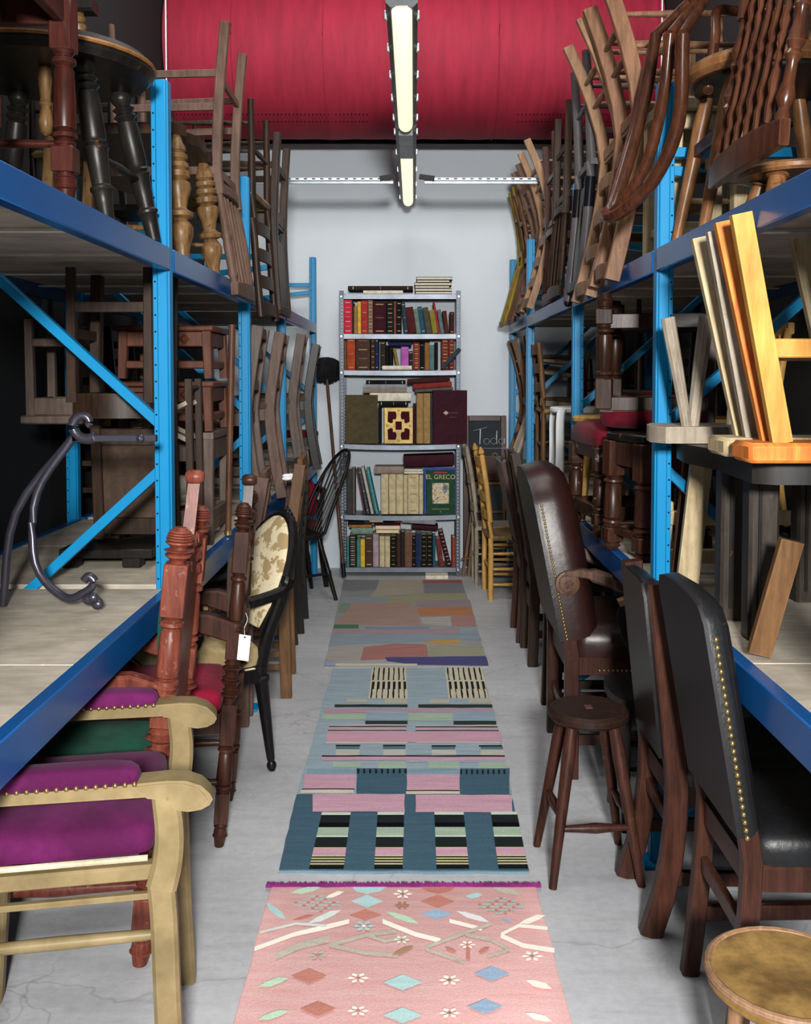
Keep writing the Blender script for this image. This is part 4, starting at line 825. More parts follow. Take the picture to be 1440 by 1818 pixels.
# rubbed red hall chair with green velvet
def hall_chair(name, label, wd, padm, M, w, top, crest, arm_tip, post_r=.026, lean=.11, segs=None, armwood=None, carve=False):
    t = thing(name, label, 'armchair', M); z1 = top
    segs = segs or [('t', 0, .07, post_r*.9, 'simple'), ('b', .07, .16, post_r), ('t', .16, .30, post_r, 'table'), ('b', .30, .42, post_r*1.05), ('t', .42, .55, post_r, 'spindle'), ('b', .55, .63, post_r*1.1), ('t', .63, .80, post_r*.95, 'table'), ('b', .80, .92, post_r*1.1), ('t', .92, 1.0, post_r*.95, 'ring')]
    for sx in (-1, 1):
        mb = MB(); compose(mb, (sx*w/2, .21, 0), (sx*w/2, .21+lean, z1), segs, (0, 1, 0)); mb.build('back_post', wd, t)
        mb = MB(); compose(mb, (sx*w/2*1.08, -.22, 0), (sx*w/2*1.08, -.22, .64), [('t', 0, .1, post_r*.9, 'simple'), ('b', .1, .24, post_r), ('t', .24, .52, post_r, 'table'), ('b', .52, .72, post_r), ('t', .72, 1, post_r*.9, 'spindle')]); mb.build('leg', wd, t)
        zj = .665; mb = MB(); yj = .21+lean*zj/z1
        aw = armwood or wd
        pts = curve([(sx*w/2, yj, zj+.0), (sx*w/2, yj-.12, zj+.035), (sx*w/2*1.04, yj-.26, zj+.02), (sx*w/2*1.06, -.18, zj-.035), (sx*w/2*1.06, -.26, zj-.03)], 4)
        mb.sweep(pts, .048, [.062]*4+[.05]*(len(pts)-4)); a = mb.build('arm', aw, t)
        MB().pad((sx*w/2*1.05, -.10, zj+.014), (.05, .20, .03), e=.4).build('arm_pad', padm, a, 60)
        if carve:
            mb = MB()
            for k in range(7): mb.tube(curve([(sx*w/2-.026, yj-.03-k*.032, zj+.035), (sx*w/2-.031, yj-.05-k*.032, zj+.01), (sx*w/2-.026, yj-.045-k*.032, zj-.02)], 3), .008, 6)
            mb.build('carving', aw, a, 50, kind='stuff')
        MB().lathe((sx*w/2*1.04, -.2, .2), (sx*w/2, .23, .2), prof('rung', .016), 12).build('stretcher', wd, t)
    MB().pad((0, -.01, .44), (w*1.02, .46, .10), e=.2, n=28).build('seat_pad', padm, t, 60)
    for y in (-.22, .215): MB().sweep([(-w/2, y, .385), (w/2, y, .385)], .03, .06).build('seat_rail', wd, t)
    for sx in (-1, 1): MB().sweep([(sx*w/2*1.05, -.22, .385), (sx*w/2, .215, .385)], .03, .06).build('seat_rail', wd, t)
    def yy(z): return .21+lean*z/z1
    # shaped back board with scalloped crest
    hw = w/2-post_r*.6; zb, zs = .56, z1*.80
    sc = [(-hw, zb), (hw, zb), (hw, zs), (hw*.93, zs+.05), (hw*.72, zs+.06), (hw*.66, zs+.10), (hw*.45, zs+.105), (hw*.38, zs+.15), (hw*.15, zs+.16), (0, crest), (-hw*.15, zs+.16), (-hw*.38, zs+.15), (-hw*.45, zs+.105), (-hw*.66, zs+.10), (-hw*.72, zs+.06), (-hw*.93, zs+.05), (-hw, zs)]
    zc = .8; MB().prism([(x, z-zc) for x, z in sc], (0, yy(zc), zc), (1, 0, 0), (0, lean/z1, 1), .030).build('back_board', wd, t)
    mb = MB()
    for x, z in sc[3:-1]: mb.lathe((x, yy(z)-.024, z-.008), (x, yy(z)+.024, z-.008), [(0, .012), (.2, .019), (.8, .019), (1, .012)], 12)
    mb.build('scalloped_edge', wd, t, 40, kind='stuff')
    MB().pad((0, yy(.74)-.02, .74), (hw*1.6, .03, .30), e=.2).build('back_pad', padm if not carve else F_['brownf'], t, 60)
    MB().lathe((-w/2*1.05, -.2, .16), (w/2*1.05, -.2, .16), prof('rung', .018), 12).build('stretcher', wd, t)
    return t
hall_chair('hall_armchair', 'rubbed red-painted armchair with turned posts, scalloped back and green velvet', W_['redpaint'], F_['green'], pose((0, .21, 0), (-.695, 2.565, 0), (0, 0, 1), (math.cos(.10), math.sin(.10), 0)), .40, 1.08, 1.19, None)
t3 = hall_chair('carved_armchair', 'dark turned armchair with carved arms, crimson velvet seat and a white tag', W_['dkred'], F_['crimson'], pose((.165, .21, 0), (-.60, 2.975, 0), (0, 0, 1), (math.cos(.10), math.sin(.10), 0)), .33, 1.06, 1.12, None, .021, .085, None, None, True)
# price tag on its string, on the carved chair
tg = P(433, 1150, 2.93); tag_o = thing('price_tag', 'blank white card tag hanging by string from the carved dark armchair', 'tag', Matrix.Translation(tg) @ Matrix.Rotation(math.radians(-8), 4, 'Z') @ Matrix.Rotation(math.radians(6), 4, 'Y'))
MB().box((0, 0, 0), (.036, .0012, .078), ch=.0003).build('card', plain('white_card', 'f0efe9', .8, var=.02), tag_o); MB().tube(curve([(0.0, 0, .034), (-.004, 0, .06), (.002, .004, .085), (-.01, .02, .10)], 4), .0009, 5).build('string', plain('white_string', 'd8d8d0', .9), tag_o)
MB().disc((0, -.0008, .032), .003, .001, 10, Matrix.Rotation(math.pi/2, 3, 'X')).build('eyelet', M_hole, tag_o)
# french armchair: black rubbed frame, cream damask
lm = wood('black_gilt_rub', '100f10', '231f20', .3, '7a5038', .74)
a27 = math.radians(34); t = thing('french_armchair', 'black fluted-frame armchair with arched cream damask back and seat', 'armchair', pose((.215, .24, 0), (-.52, 3.555, 0), (0, 0, 1), (math.cos(a27), math.sin(a27), 0)))
def ly(z): return .24+(0.0 if z < .42 else (z-.42)*.44)-(.05*z/.42 if z < .42 else .05)
for sx in (-1, 1):
    x = sx*.215
    MB().lathe((x, ly(0), 0), (x, ly(.40), .40), prof('fluted', .024), 16).build('leg', lm, t); MB().lathe((x*1.1, -.15, 0), (x*1.1, -.15, .38), prof('fluted', .024), 16).build('leg', lm, t)
    MB().sweep(curve([(x, ly(.38), .38), (x, ly(.5), .50), (x*1.0, ly(.6), .60), (x*.95, ly(.69), .69)], 4), .042, .040, up=(0, 1, 0), ch=.4).build('back_post', lm, t)
    pts = curve([(x*.97, ly(.70), .70), (x*1.02, ly(.66)-.02, .655), (x*1.1, .10, .63), (x*1.14, -.03, .62), (x*1.14, -.09, .605)], 4); a = MB().sweep(pts, .036, [.055]*3+[.038]*(len(pts)-3), ch=.5).build('arm', lm, t)
    MB().sweep(curve([(x*1.14, -.085, .61), (x*1.16, -.05, .54), (x*1.1, -.10, .46), (x*1.06, -.13, .39)], 4), .032, .032, up=(0, 1, 0), ch=.5).build('arm_support', lm, t)
    MB().pad((x*1.12, .03, .645), (.042, .14, .03), e=.4).build('arm_pad', F_['damask'], a, 60)
zc = .70; arch = [(-.17, -.21), (-.195, -.12)]+[(.20*math.cos(math.pi-math.pi*k/14), -.06+.28*math.sin(math.pi*k/14)) for k in range(15)]+[(.195, -.12), (.17, -.21)]
ub = Vector((0, .44, 1)).normalized()
pr_ = [Vector((x, ly(zc), zc))+Vector((0, 0, 0)) for x, _ in ()]
MB().sweep([Vector((x, ly(zc), zc))+(ub-Vector((0, 0, 0)))*0+Vector((0, ub.y*z, ub.z*z)) for x, z in arch], .034, .036, up=(0, 1, -.44), ch=.5).build('crest_frame', lm, t)
MB().prism([(x*.96, z*.97) for x, z in arch], (0, ly(zc)+.004, zc), (1, 0, 0), ub, .014).build('back_board', F_['cream'], t)
R = Matrix((Vector((1, 0, 0)), ub, Vector((1, 0, 0)).cross(ub))).transposed(); n_ = Vector((1, 0, 0)).cross(ub)
mb = MB(); rg = []
for k, (sc_, off) in enumerate(((.99, .0), (.97, .018), (.85, .034), (.5, .046), (.05, .05))):
    rg.append([Vector((0, ly(zc), zc))+Vector((x*sc_, 0, 0))+ub*(.01+(z-.01)*sc_)+n_*off for x, z in arch])
mb.ring(rg); mb.build('back_pad', F_['damask'], t, 70)
mb = MB()
for k in range(9):
    a = (k-4)*.18; mb.ball((math.sin(a)*.10, ly(zc)+.095, zc+.205+.02*math.cos(a*2)-abs(k-4)*.008), .016, 7, 5, (1, .9, 1.1))
mb.build('carved_crest', lm, t, 50, kind='stuff')
MB().pad((0, .02, .43), (.46, .37, .12), e=.22, n=28).build('seat_pad', F_['cream'], t, 60)
MB().tube([(-.225, .2, .392), (-.235, -.165, .392), (.235, -.165, .392), (.225, .2, .392)], .005, 6).build('gimp', F_['gimp'], t)
for a, b_ in (((-.24, -.155, .365), (.24, -.155, .365)), ((-.215, .2, .365), (.215, .2, .365)), ((-.235, -.155, .365), (-.215, .2, .365)), ((.235, -.155, .365), (.215, .2, .365))): MB().sweep([a, b_], .03, .055).build('seat_rail', lm, t)
# a row of wooden chairs, backs to the aisle
def flat_chair(label, wd, x, y, back, w, h, lean, sh=.44, slz=(.6, .9), kick=.05, padm=None, pw=.034, pd=.05, name='dining_chair', crest=True, group=None, d=.38):
    c = Chair(name, label, wd, w+.03, w, d, sh, h, lean, kick, 1.2, group=group).posts('rect', pw, pd).legs('rect', .036).rails()
    c.seat('pad' if padm else 'board', .05 if padm else .024, padm).stretch((.14, .2), (), (.2,), .009, 'rect')
    c.slats(slz, .05)
    if crest: c.crest(.06, .022, .0, .01)
    return c.stand(x, y, back, key='rearfoot')
flat_chair('reddish oak chair with two broad flat posts, next to the french armchair', W_['greyred'], -.71, 4.075, 2, .13, 1.03, .09, .46, (.62, .8), 0, F_['greyf'], .034, .055)
c5 = flat_chair('oak chair with a plank leg, scrap of white tissue tied at its post', W_['oak'], -.585, 4.55, 4, .36, 1.05, .075, .45, (.6, .78, .93), 0.01, None, .034, .05)
t = thing('tissue_scrap', 'crumpled white tissue caught on a post in the row of wooden chairs', 'tissue', Matrix.Translation(P(518, 850, 4.40)))
mb = MB()
for k in range(7): mb.ball((random.uniform(-.03, .03), random.uniform(-.015, .015), random.uniform(-.012, .015)), .018, 7, 5, (1.3, .6, .5))
mb.build('paper', plain('tissue_paper', 'dfe2e4', .9), t, 30)
flat_chair('dark chair with one pale turned finial, behind the plank-leg chair', W_['dark'], -.635, 5.08, 4, .32, .98, .05, .45, (.6, .76), 0.03, F_['brownf'])
flat_chair('blackish chair between the plank-leg chairs and the hoop-back chair', W_['black'], -.645, 5.64, 2, .34, .80, .03, .44, (.56, .68), .02)
# hoop-back windsor
def windsor(name, label, wd, M, hoop_h, seat_r=.19, sh=.43, n=7, lean=.14, prf='simple', hoop_w=.19, group=None, legr=.016, hr=.011):
    t = thing(name, label, 'chair', M, group)
    MB().disc((0, 0, sh-.016), seat_r, .034, 28, None, .3, 1.02).build('seat', wd, t)
    ft = []
    for sx in (-1, 1):
        for sy in (-1, 1):
            a, b_ = Vector((sx*.20, sy*.20, 0)), Vector((sx*.115, sy*.115, sh-.03)); ft.append((a, b_)); MB().lathe(a, b_, prof(prf, legr), 12).build('leg', wd, t)
    for i, j in ((0, 1), (2, 3)): MB().lathe(ft[i][0].lerp(ft[i][1], .42), ft[j][0].lerp(ft[j][1], .42), prof('rung', .011), 10).build('stretcher', wd, t)
    MB().lathe(ft[0][0].lerp(ft[1][0], .5).lerp(ft[0][1].lerp(ft[1][1], .5), .42), ft[2][0].lerp(ft[3][0], .5).lerp(ft[2][1].lerp(ft[3][1], .5), .42), prof('rung', .011), 10).build('stretcher', wd, t)
    hh = hoop_h-sh; hp = [Vector((math.cos(a)*hoop_w*(1 if math.sin(a) > .02 else .92), .13+lean*(max(0, math.sin(a))**.8), sh+hh*max(0, math.sin(a))**.62)) for a in [math.pi*k/24 for k in range(25)]]
    MB().tube(hp, hr, 10).build('hoop', wd, t)
    for i in range(n):
        u = -1+2*i/(n-1); xb = u*hoop_w*.62; xt = u*hoop_w*.80; sn = math.sqrt(max(0, 1-(xt/hoop_w)**2)); MB().lathe((xb, .125, sh-.01), (xt, .13+lean*sn**.8, sh+hh*sn**.62), prof('stick', .0065), 8).build('spindle', wd, t)
    return t
windsor('hoopback_chair', 'black hoop-back spindle chair near the mop and bookcase', W_['black'], pose((.2, .2, 0), (-.50, 6.28, 0), (0, 0, 1), (math.cos(math.radians(29)), math.sin(math.radians(29)), 0)), .95, lean=.24)
c = Chair('side_chair', 'black curved-leg side chair with a crimson cushion behind the hoop-back chair', W_['black'], .36, .34, .34, .42, .66, .03, .05, 1.5).posts('rect', .028, .03).legs('rect', .03).rails(.05).seat('pad', .05, F_['dkred']).crest(.05).slats((.56,)); c.stand(-.87, 6.75, 25)
t = thing('red_cushion', 'crimson cushion propped on the black side chair next to the mop', 'cushion', Matrix.Translation((-.80, 6.75, .60)) @ Matrix.Rotation(math.radians(35), 4, 'Z') @ Matrix.Rotation(math.radians(70), 4, 'X'))
MB().pad((0, 0, 0), (.28, .26, .10), e=.35, flatb=False, n=24).build('cover', F_['crimson'], t, 60)
# mop
tp, bt = P(579, 655, 7.20), P(611, 1025, 6.94); ax = (tp-bt).normalized()
mo = thing('dusting_mop', 'long-handled mop with a fluffy black head leaning on the wall by the bookcase', 'mop', Matrix.Translation(bt))
MB().tube([(0, 0, 0), (tp-bt)], [.013, .011], 10).build('handle', W_['brown'], mo); MB().tube([(0, 0, 0), ax*.10], .0155, 10).build('grip', M_black, mo)
mb = MB(); hc = tp-bt; M_fl = fabric('black_fleece', '0e0e10', .4, 60, col2='19191c')
mb.ball(hc, .098, 18, 12, (1.15, .45, .88))
for k in range(420):
    th_, z = random.uniform(0, 6.283), random.uniform(-1, 1); q = math.sqrt(1-z*z); n_ = Vector((q*math.cos(th_)*1.15, q*math.sin(th_)*.45, z*.88)); p = hc+n_*.093
    mb.tube([p, p+n_*.02+Vector((0, 0, -.012))], [.008, .002], 4)
mb.build('mop_head', M_fl, mo, 60, kind='stuff')
# ================================================================== chairs on the upper boards, mop side
def L(px, Y): return None
# worn black captain's chair, legs toward the aisle
t = thing('captains_chair', 'worn black captain chair with chunky ring-turned legs and thick round seat', 'chair', Matrix.Translation((-.935, 2.56, ZU+.007)))
bw = W_['blackworn']
MB().disc((0, 0, .415), .262, .052, 40, None, .3).build('seat', bw, t); MB().tube([(math.cos(2*math.pi*k/40)*.2625, math.sin(2*math.pi*k/40)*.2625, .418) for k in range(40)], .006, 6, True).build('seat_groove', wood('worn_edge', '7a4c22', 'a8733c', .35), t)
for a, b_ in ((Vector((.215, .19, 0)), Vector((.135, .15, .40))), (Vector((.19, -.15, 0)), Vector((.125, -.12, .40))), (Vector((-.2, .2, 0)), Vector((-.13, .14, .40))), (Vector((-.2, -.2, 0)), Vector((-.13, -.14, .40)))): MB().lathe(a, b_, prof('black', .0255), 18).build('leg', bw, t)
MB().lathe((.165, -.14, .16), (.18, .175, .16), prof('rung', .012), 12).build('stretcher', bw, t); MB().lathe((-.17, -.17, .2), (-.17, .17, .2), prof('rung', .012), 12).build('stretcher', bw, t)
for k in range(9):
    a = math.radians(90+k*22.5); MB().lathe((math.cos(a)*.22, math.sin(a)*.22, .435), (math.cos(a)*.245, math.sin(a)*.245, .64), prof('spindle', .014), 10).build('spindle', W_['gold'], t)
MB().sweep(curve([(math.cos(math.radians(80+k*25))*.25, math.sin(math.radians(80+k*25))*.25, .655) for k in range(9)], 3), .06, .035, up=(0, 0, 1), ch=.4).build('arm_rail', bw, t)
MB().lathe((.02, -.08, .22), (.02, -.08, .39), [(0, .004), (.05, .014), (.2, .019), (.36, .014), (.42, .011), (.46, .016), (.55, .013), (.8, .017), (1, .015)], 12).build('drop_finial', W_['gold'], t)
# mahogany chair at the frame edge
c = Chair('hall_chair', 'polished mahogany chair with square-cut turned legs beside the worn captain chair', W_['mahog'], .40, .36, .38, .43, .88, .06, .04).posts('rect', .032).legs('block', .042).rails(.06).seat('pad', .05, F_['dkred']).crest(.06).splat(.12, .5, .85).stretch((.12,), (), ())
c.at('fr', (-.735, 2.10, ZU), (0, 0, 1), (-1, 0, 0))
# rush country chair behind
c = Chair('country_chair', 'brown country chair with many round rungs behind the captain chair', W_['gold'], .28, .26, .34, .42, .92, .06, .02).posts('round', .032).legs('round', .032, top=.43).seat('rush').stretch((.08, .2, .3), (.1, .2, .28), (.2,), .010).slats((.55, .68, .82), .05); c.stand(-1.37, 2.62, 270, ZU)
# honey ring-turned chair
c = Chair('turned_leg_chair', 'chair with thick honey-coloured ring-turned legs and scalloped dark seat', W_['gold'], .42, .38, .40, .40, .88, .07, .03).legs('turned', .060, 'ring', .03).posts('rect', .032)
c.P(MB().prism([(-.25, -.2), (-.2, -.235), (-.12, -.215), (-.05, -.245), (.05, -.245), (.12, -.215), (.2, -.235), (.25, -.2), (.22, .2), (-.22, .2)], (0, 0, .405), (1, 0, 0), (0, 1, 0), .034), 'seat', W_['dark'])
c.crest(.09, .024, .03, .03).splat(.14, .44, .84).stretch((.1,), (), (.12,)); c.at('front', (-.755, 3.355, ZU), (0, 0, 1), (-1, 0, 0))
# inverted kitchen chair with lath back, crest over the beam
def kitchen(label, wd, prf='simple', sc=1.0, n=4, h=.86, group=None, w=.38, wb=.36, lean=.05, kick=.05, seatm=None, stz=(.14, .26), sh=.44):
    c = Chair('kitchen_chair', label, wd, w, wb, .36, sh, h, lean, kick, 1.3, group=group, scale=sc).posts('half', .036, .034, prf=prf).legs('round', .036).seat('board', .03, None, .05, .02).stretch(stz, (), (.2,), .010, 'rect').crest(.062, .026, .015, .0)
    c.spind(n, sh+.06, h-.03, .0075, 1.0, 'stick', None, 'spindle', .62).slats((sh+.06,), .036, .016); return c
kitchen('upturned grey-brown kitchen chair with spindle back hanging over the beam edge', W_['greyred'], sh=.53, h=.96, stz=(.18, .3)).inv((-.655, 3.81, 1.765), 0, .03)
# inverted ladder-back with rush seat
def ladder(label, wd, n=4, sc=1.0, h=.93, style='round', pw=.032, pd=.034, w=.40, wb=.36, lean=.03, kick=.0, sh=.40, seat='rush', group=None, bow=1.6, hgt=.055, finial=False, name='ladderback_chair', th=.012, bowb=.02, arch=0.0, strz=(.1, .22), sm=None):
    c = Chair(name, label, wd, w, wb, .34, sh, h, lean, kick, bow, group=group, scale=sc).posts('finial' if finial else style, pw, pd).legs('round' if style == 'round' else 'rect', .034, top=sh+.01)
    c.seat(seat, .024 if seat == 'board' else .04, sm).stretch(strz, (.12, .24), (.2,), .009, 'round' if style == 'round' else 'rect')
    z0, z1 = sh+.14, h-.04; c.slats([z0+(z1-z0)*i/(n-1) for i in range(n)], hgt, th, bowb, None, arch); return c
ladder('upturned dark ladder-back chair with a straw seat and brass-tipped posts', W_['dark'], 4, 1.0, .93, 'round', .034).inv((-.655, 4.46, 1.70), -2, .01)
c = Chair('panel_chair', 'upturned dark panelled chair at the upright next to the far bay', W_['dark'], .38, .34, .34, .42, .84, .02, .02).posts('rect', .045, .035).legs('rect', .036).rails(.06).seat('board').bpanel(.5, .82, .02).crest(.05).stretch((.15,), (.15,), (.15,), .012, 'rect'); c.inv((-.65, 4.92, 1.76), 0, .0)
ladder('dark ladder-back lying upturned deep on the upper board', W_['black'], 4, .9, .9, 'round', .03).inv((-1.475, 3.95, ZU+.02), 180, .0)
kitchen('black spindle chair upturned at the back of the upper board', W_['black'], sc=.88).inv((-1.475, 4.75, ZU+.035), 180, 0)
# ================================================================== lower boards, mop side
c = Chair('small_hall_chair', 'small upturned dark chair with bowed seat and cloth back panel seen through the brace', W_['dark'], .235, .245, .24, .42, .87, .03, .03, scale=1.0).posts('rect', .034, .045).legs('rect', .032).seat('board', .075, F_['brownf'], .04, .0).bpanel(.56, .80, .014, F_['brownf'], 0, .012, 'back_cloth').slats((.53, .83), .055, .022, .0).stretch((.2,), (.12,), (.1,), .012, 'rect')
c.inv((-.925, 3.28, .905), 90, .0)
t = thing('black_foot_block', 'black square footstool block under the small upturned dark chair', 'footstool', Matrix.Translation((-.93, 3.14, ZL)))
MB().box((-.05, .08, .045), (.30, .22, .03)).build('top', W_['black'], t)
for x, y in ((.03, 0), (-.17, 0), (.03, .17), (-.17, .17)): MB().box((x, y, .022), (.06, .05, .044)).build('foot', W_['black'], t)
def upturned_stool(label, wd, x, y, z, w, d, h, lw=.034, th=.03, apron=.06, name='joint_stool', rot=0, style='rect', group=None, up=False, prf='table', boss=None, strz=.08, topmat=None, over=.03):
    R = Matrix.Rotation(math.radians(rot), 4, 'Z'); M = Matrix.Translation((x, y, z)) @ R
    if not up: M = Matrix.Translation((x, y, z+h)) @ R @ Matrix.Rotation(math.pi, 4, 'X')
    t = thing(name, label, 'stool', M, group); MB().box((0, 0, h-th/2), (w+over*2, d+over*2, th), ch=.006).build('top', topmat or wd, t)
    for sx in (-1, 1):
        for sy in (-1, 1):
            mb = MB(); a, b_ = (sx*w/2*1.04, sy*d/2*1.04, 0), (sx*w/2, sy*d/2, h-th)
            if style == 'rect': mb.sweep([a, b_], [lw*.85, lw], [lw*.85, lw], up=(0, 1, 0))
            else: compose(mb, a, b_, [('t', 0, .07, lw*.5, 'simple'), ('b', .07, .2, lw*.58), ('t', .2, .68, lw*.55, prf), ('b', .68, 1, lw*.58)])
            mb.build('leg', wd, t)
    for sx in (-1, 1):
        MB().box((sx*w/2, 0, h-th-apron/2), (.02, d, apron)).build('apron', wd, t)
        a = MB().box((0, sx*d/2, h-th-apron/2), (w, .02, apron)).build('apron', wd, t)
        if boss: MB().lathe((boss[0], sx*(d/2+.008), h-th-apron/2), (boss[0], sx*(d/2+.022), h-th-apron/2), [(0, .022), (.4, .018), (1, .003)], 4).build('boss', wd, a, 0)
        MB().box((sx*w/2, 0, strz), (.022, d, .028)).build('stretcher', wd, t); MB().box((0, sx*d/2, strz), (w, .022, .028)).build('stretcher', wd, t)
    return t
upturned_stool('dark grey square stool upturned behind the small hall chair', W_['grey'], -1.24, 3.5, 1.28, .16, .2, .36, .03, .03)
dm = wood('red_oak_carved', '4e2818', '7a4630', .36, k=.5)
upturned_stool('red oak stool with diamond bosses, upper of the two stacked in the rack', dm, -.90, 3.72, 1.436, .30, .28, .19, .034, .02, .055, 'carved_stool', 0, 'rect', 'diamond-boss stools', True, boss=(.07, 0), strz=.05)
upturned_stool('red oak stool with diamond bosses, lower of the two stacked in the rack', dm, -.90, 3.72, 1.245, .30, .28, .18, .034, .02, .055, 'carved_stool', 0, 'rect', 'diamond-boss stools', True, boss=(.07, 0), strz=.05)
c = Chair('box_seat_chair', 'grey box-seated chair under the diamond-boss stools', W_['grey'], .31, .31, .31, .395, .40, .0, .0).legs('rect', .04).posts('rect', .04, .04).stretch((.06, .1), (.06, .1), (.06, .1), .016, 'rect').seat('board', .022); c.rails(.09, .02); c.stand(-.90, 3.72, 90, ZL)
t = thing('burlap_bundle', 'heap of grey burlap stuffed under the box-seated chair', 'bundle', Matrix.Translation((-.90, 3.68, ZL+.105)))
mb = MB()
for k in range(9): mb.ball((random.uniform(-.10, .10), random.uniform(-.08, .08), .05+random.uniform(-.0, .05)), .055, 9, 7, (1.3, 1, .8))
mb.build('cloth', F_['burlap'], t, 60)
t = thing('wooden_pole', 'round brown wooden pole standing at the edge of the lower board', 'pole', Matrix.Translation((-.71, 3.74, ZL+.004)))
MB().tube([(0, 0, 0), (.022, 0, .80)], [.0115, .0135], 10).build('shaft', W_['brown'], t); MB().tube([(0, 0, 0), (.0004, 0, .016)], .0145, 10).build('ferrule', M_brass, t)
t = thing('folding_luggage_stand', 'weathered cross-legged folding stand beside the round wooden pole', 'stand', Matrix.Translation((-.84, 3.345, ZL)))
for y in (0, .15):
    MB().sweep([(-.17, y, .40), (.07, y, .52)], .014, .024, up=(0, 1, 0)).build('cross_bar', W_['rust'], t); MB().sweep([(-.17, y+.016, .50), (.07, y+.016, .39)], .014, .024, up=(0, 1, 0)).build('cross_bar', W_['rust'], t)
    MB().sweep([(.08, y, 0), (.075, y, .60)], .024, .02, up=(0, 1, 0)).build('leg', W_['dark'], t); MB().sweep([(-.18, y, 0), (-.175, y, .56)], .024, .02, up=(0, 1, 0)).build('leg', W_['dark'], t)
MB().tube([(.075, 0, .57), (.075, .15, .57)], .008, 8).build('rod', W_['dark'], t); MB().tube([(-.175, 0, .53), (-.175, .15, .53)], .008, 8).build('rod', W_['dark'], t)
# upright chairs at the edge, backs to the aisle
rows = [('grey-brown', 'grey', 4.50, .34, .82, -.69, 'one with straight flat posts beside the upright'), ('purplish brown', 'greyred', 5.03, .34, .815, -.665, 'with strongly curved posts, second from the upright'), ('worn silver-brown', 'grey', 5.86, .34, .84, -.655, 'with pale worn posts, between the curved ones'), ('blackish', 'black', 6.45, .34, .80, -.63, 'with dark sabre posts, last before the mop')]
for nm, k, y, w, h, x, tail in rows:
    Chair('rail_back_chair', nm+' rail-back chair on the lower board '+tail, W_[k], w+.03, w, .36, .44, h, .055, .06, 1.25, group='rail-back chairs standing on the lower board').posts('rect', .034, .052).legs('rect', .034).rails(.055).seat('pad', .05, F_['brownf']).slats((.56, .70, h-.03), .045).stretch((.14,), (), (), .01, 'rect').stand(x+.0, y, 4, ZL+.008, 'rearfoot')
for lb, k, x, y, a in (('dark ladder-back standing behind the grey-brown rail-back chair', 'dark', -1.33, 4.56, 180), ('black ladder-back standing behind the curved-post chairs', 'black', -1.31, 5.05, 180), ('brown ladder-back standing deep in the far bay of the lower board', 'brown', -1.31, 6.0, 180)):
    ladder(lb, W_[k], 4, 1.0, .85, 'rect', .03).stand(x, y, a, ZL)
t = thing('red_seat_stool', 'small stool with a dark red padded top on the lower board next to the mop', 'stool', Matrix.Translation((-.82, 6.84, ZL)))
MB().pad((0, 0, .20), (.30, .26, .06), e=.25).build('pad', F_['dkred'], t, 60)
for sx in (-1, 1):
    for sy in (-1, 1): MB().sweep([(sx*.12, sy*.1, 0), (sx*.11, sy*.09, .19)], .03, .03).build('leg', W_['oak'], t)
# iron scroll
im = plain('grey_iron', '4c4a54', .3, .7); t = thing('iron_scroll_stand', 'grey wrought-iron stand with a big scroll and a claw foot on the empty board', 'ironwork', Matrix.Translation((-.835, 2.54, ZL)))
sc = [V(-.035+math.cos(a)*r_, .06, .485+math.sin(a)*r_) for a, r_ in [(-.6+k*.35, .008+.0021*k) for k in range(18)]]
MB().tube(sc, [.010+.0003*k for k in range(18)], 10).build('scroll', im, t); MB().sweep([sc[-1], V(-.065, .06, .447), V(.155, .06, .447)], .018, .022, up=(0, 1, 0)).build('bar', im, t); MB().ball(V(.115, .05, .447), .012, 8, 6).build('rivet', im, t)
MB().tube(curve([V(-.065, .06, .45), V(-.16, .05, .30), V(-.16, .03, .12), V(-.08, .01, .035), V(-.02, .0, .05), V(.005, 0, .075), V(-.01, 0, .092), V(-.022, 0, .08)], 5), .011, 10).build('curved_leg', im, t)
mb = MB()
for k in range(6): mb.ball((.0+.012*math.cos(k), .012*math.sin(k), .018+.004*k), .014, 7, 5, (1.2, .8, 1))
mb.build('claw_foot', im, t, 40); MB().tube(curve([V(-.065, .06, .45), V(-.22, .06, .25), V(-.26, .06, .0)], 4), .011, 10).build('rear_leg', im, t)
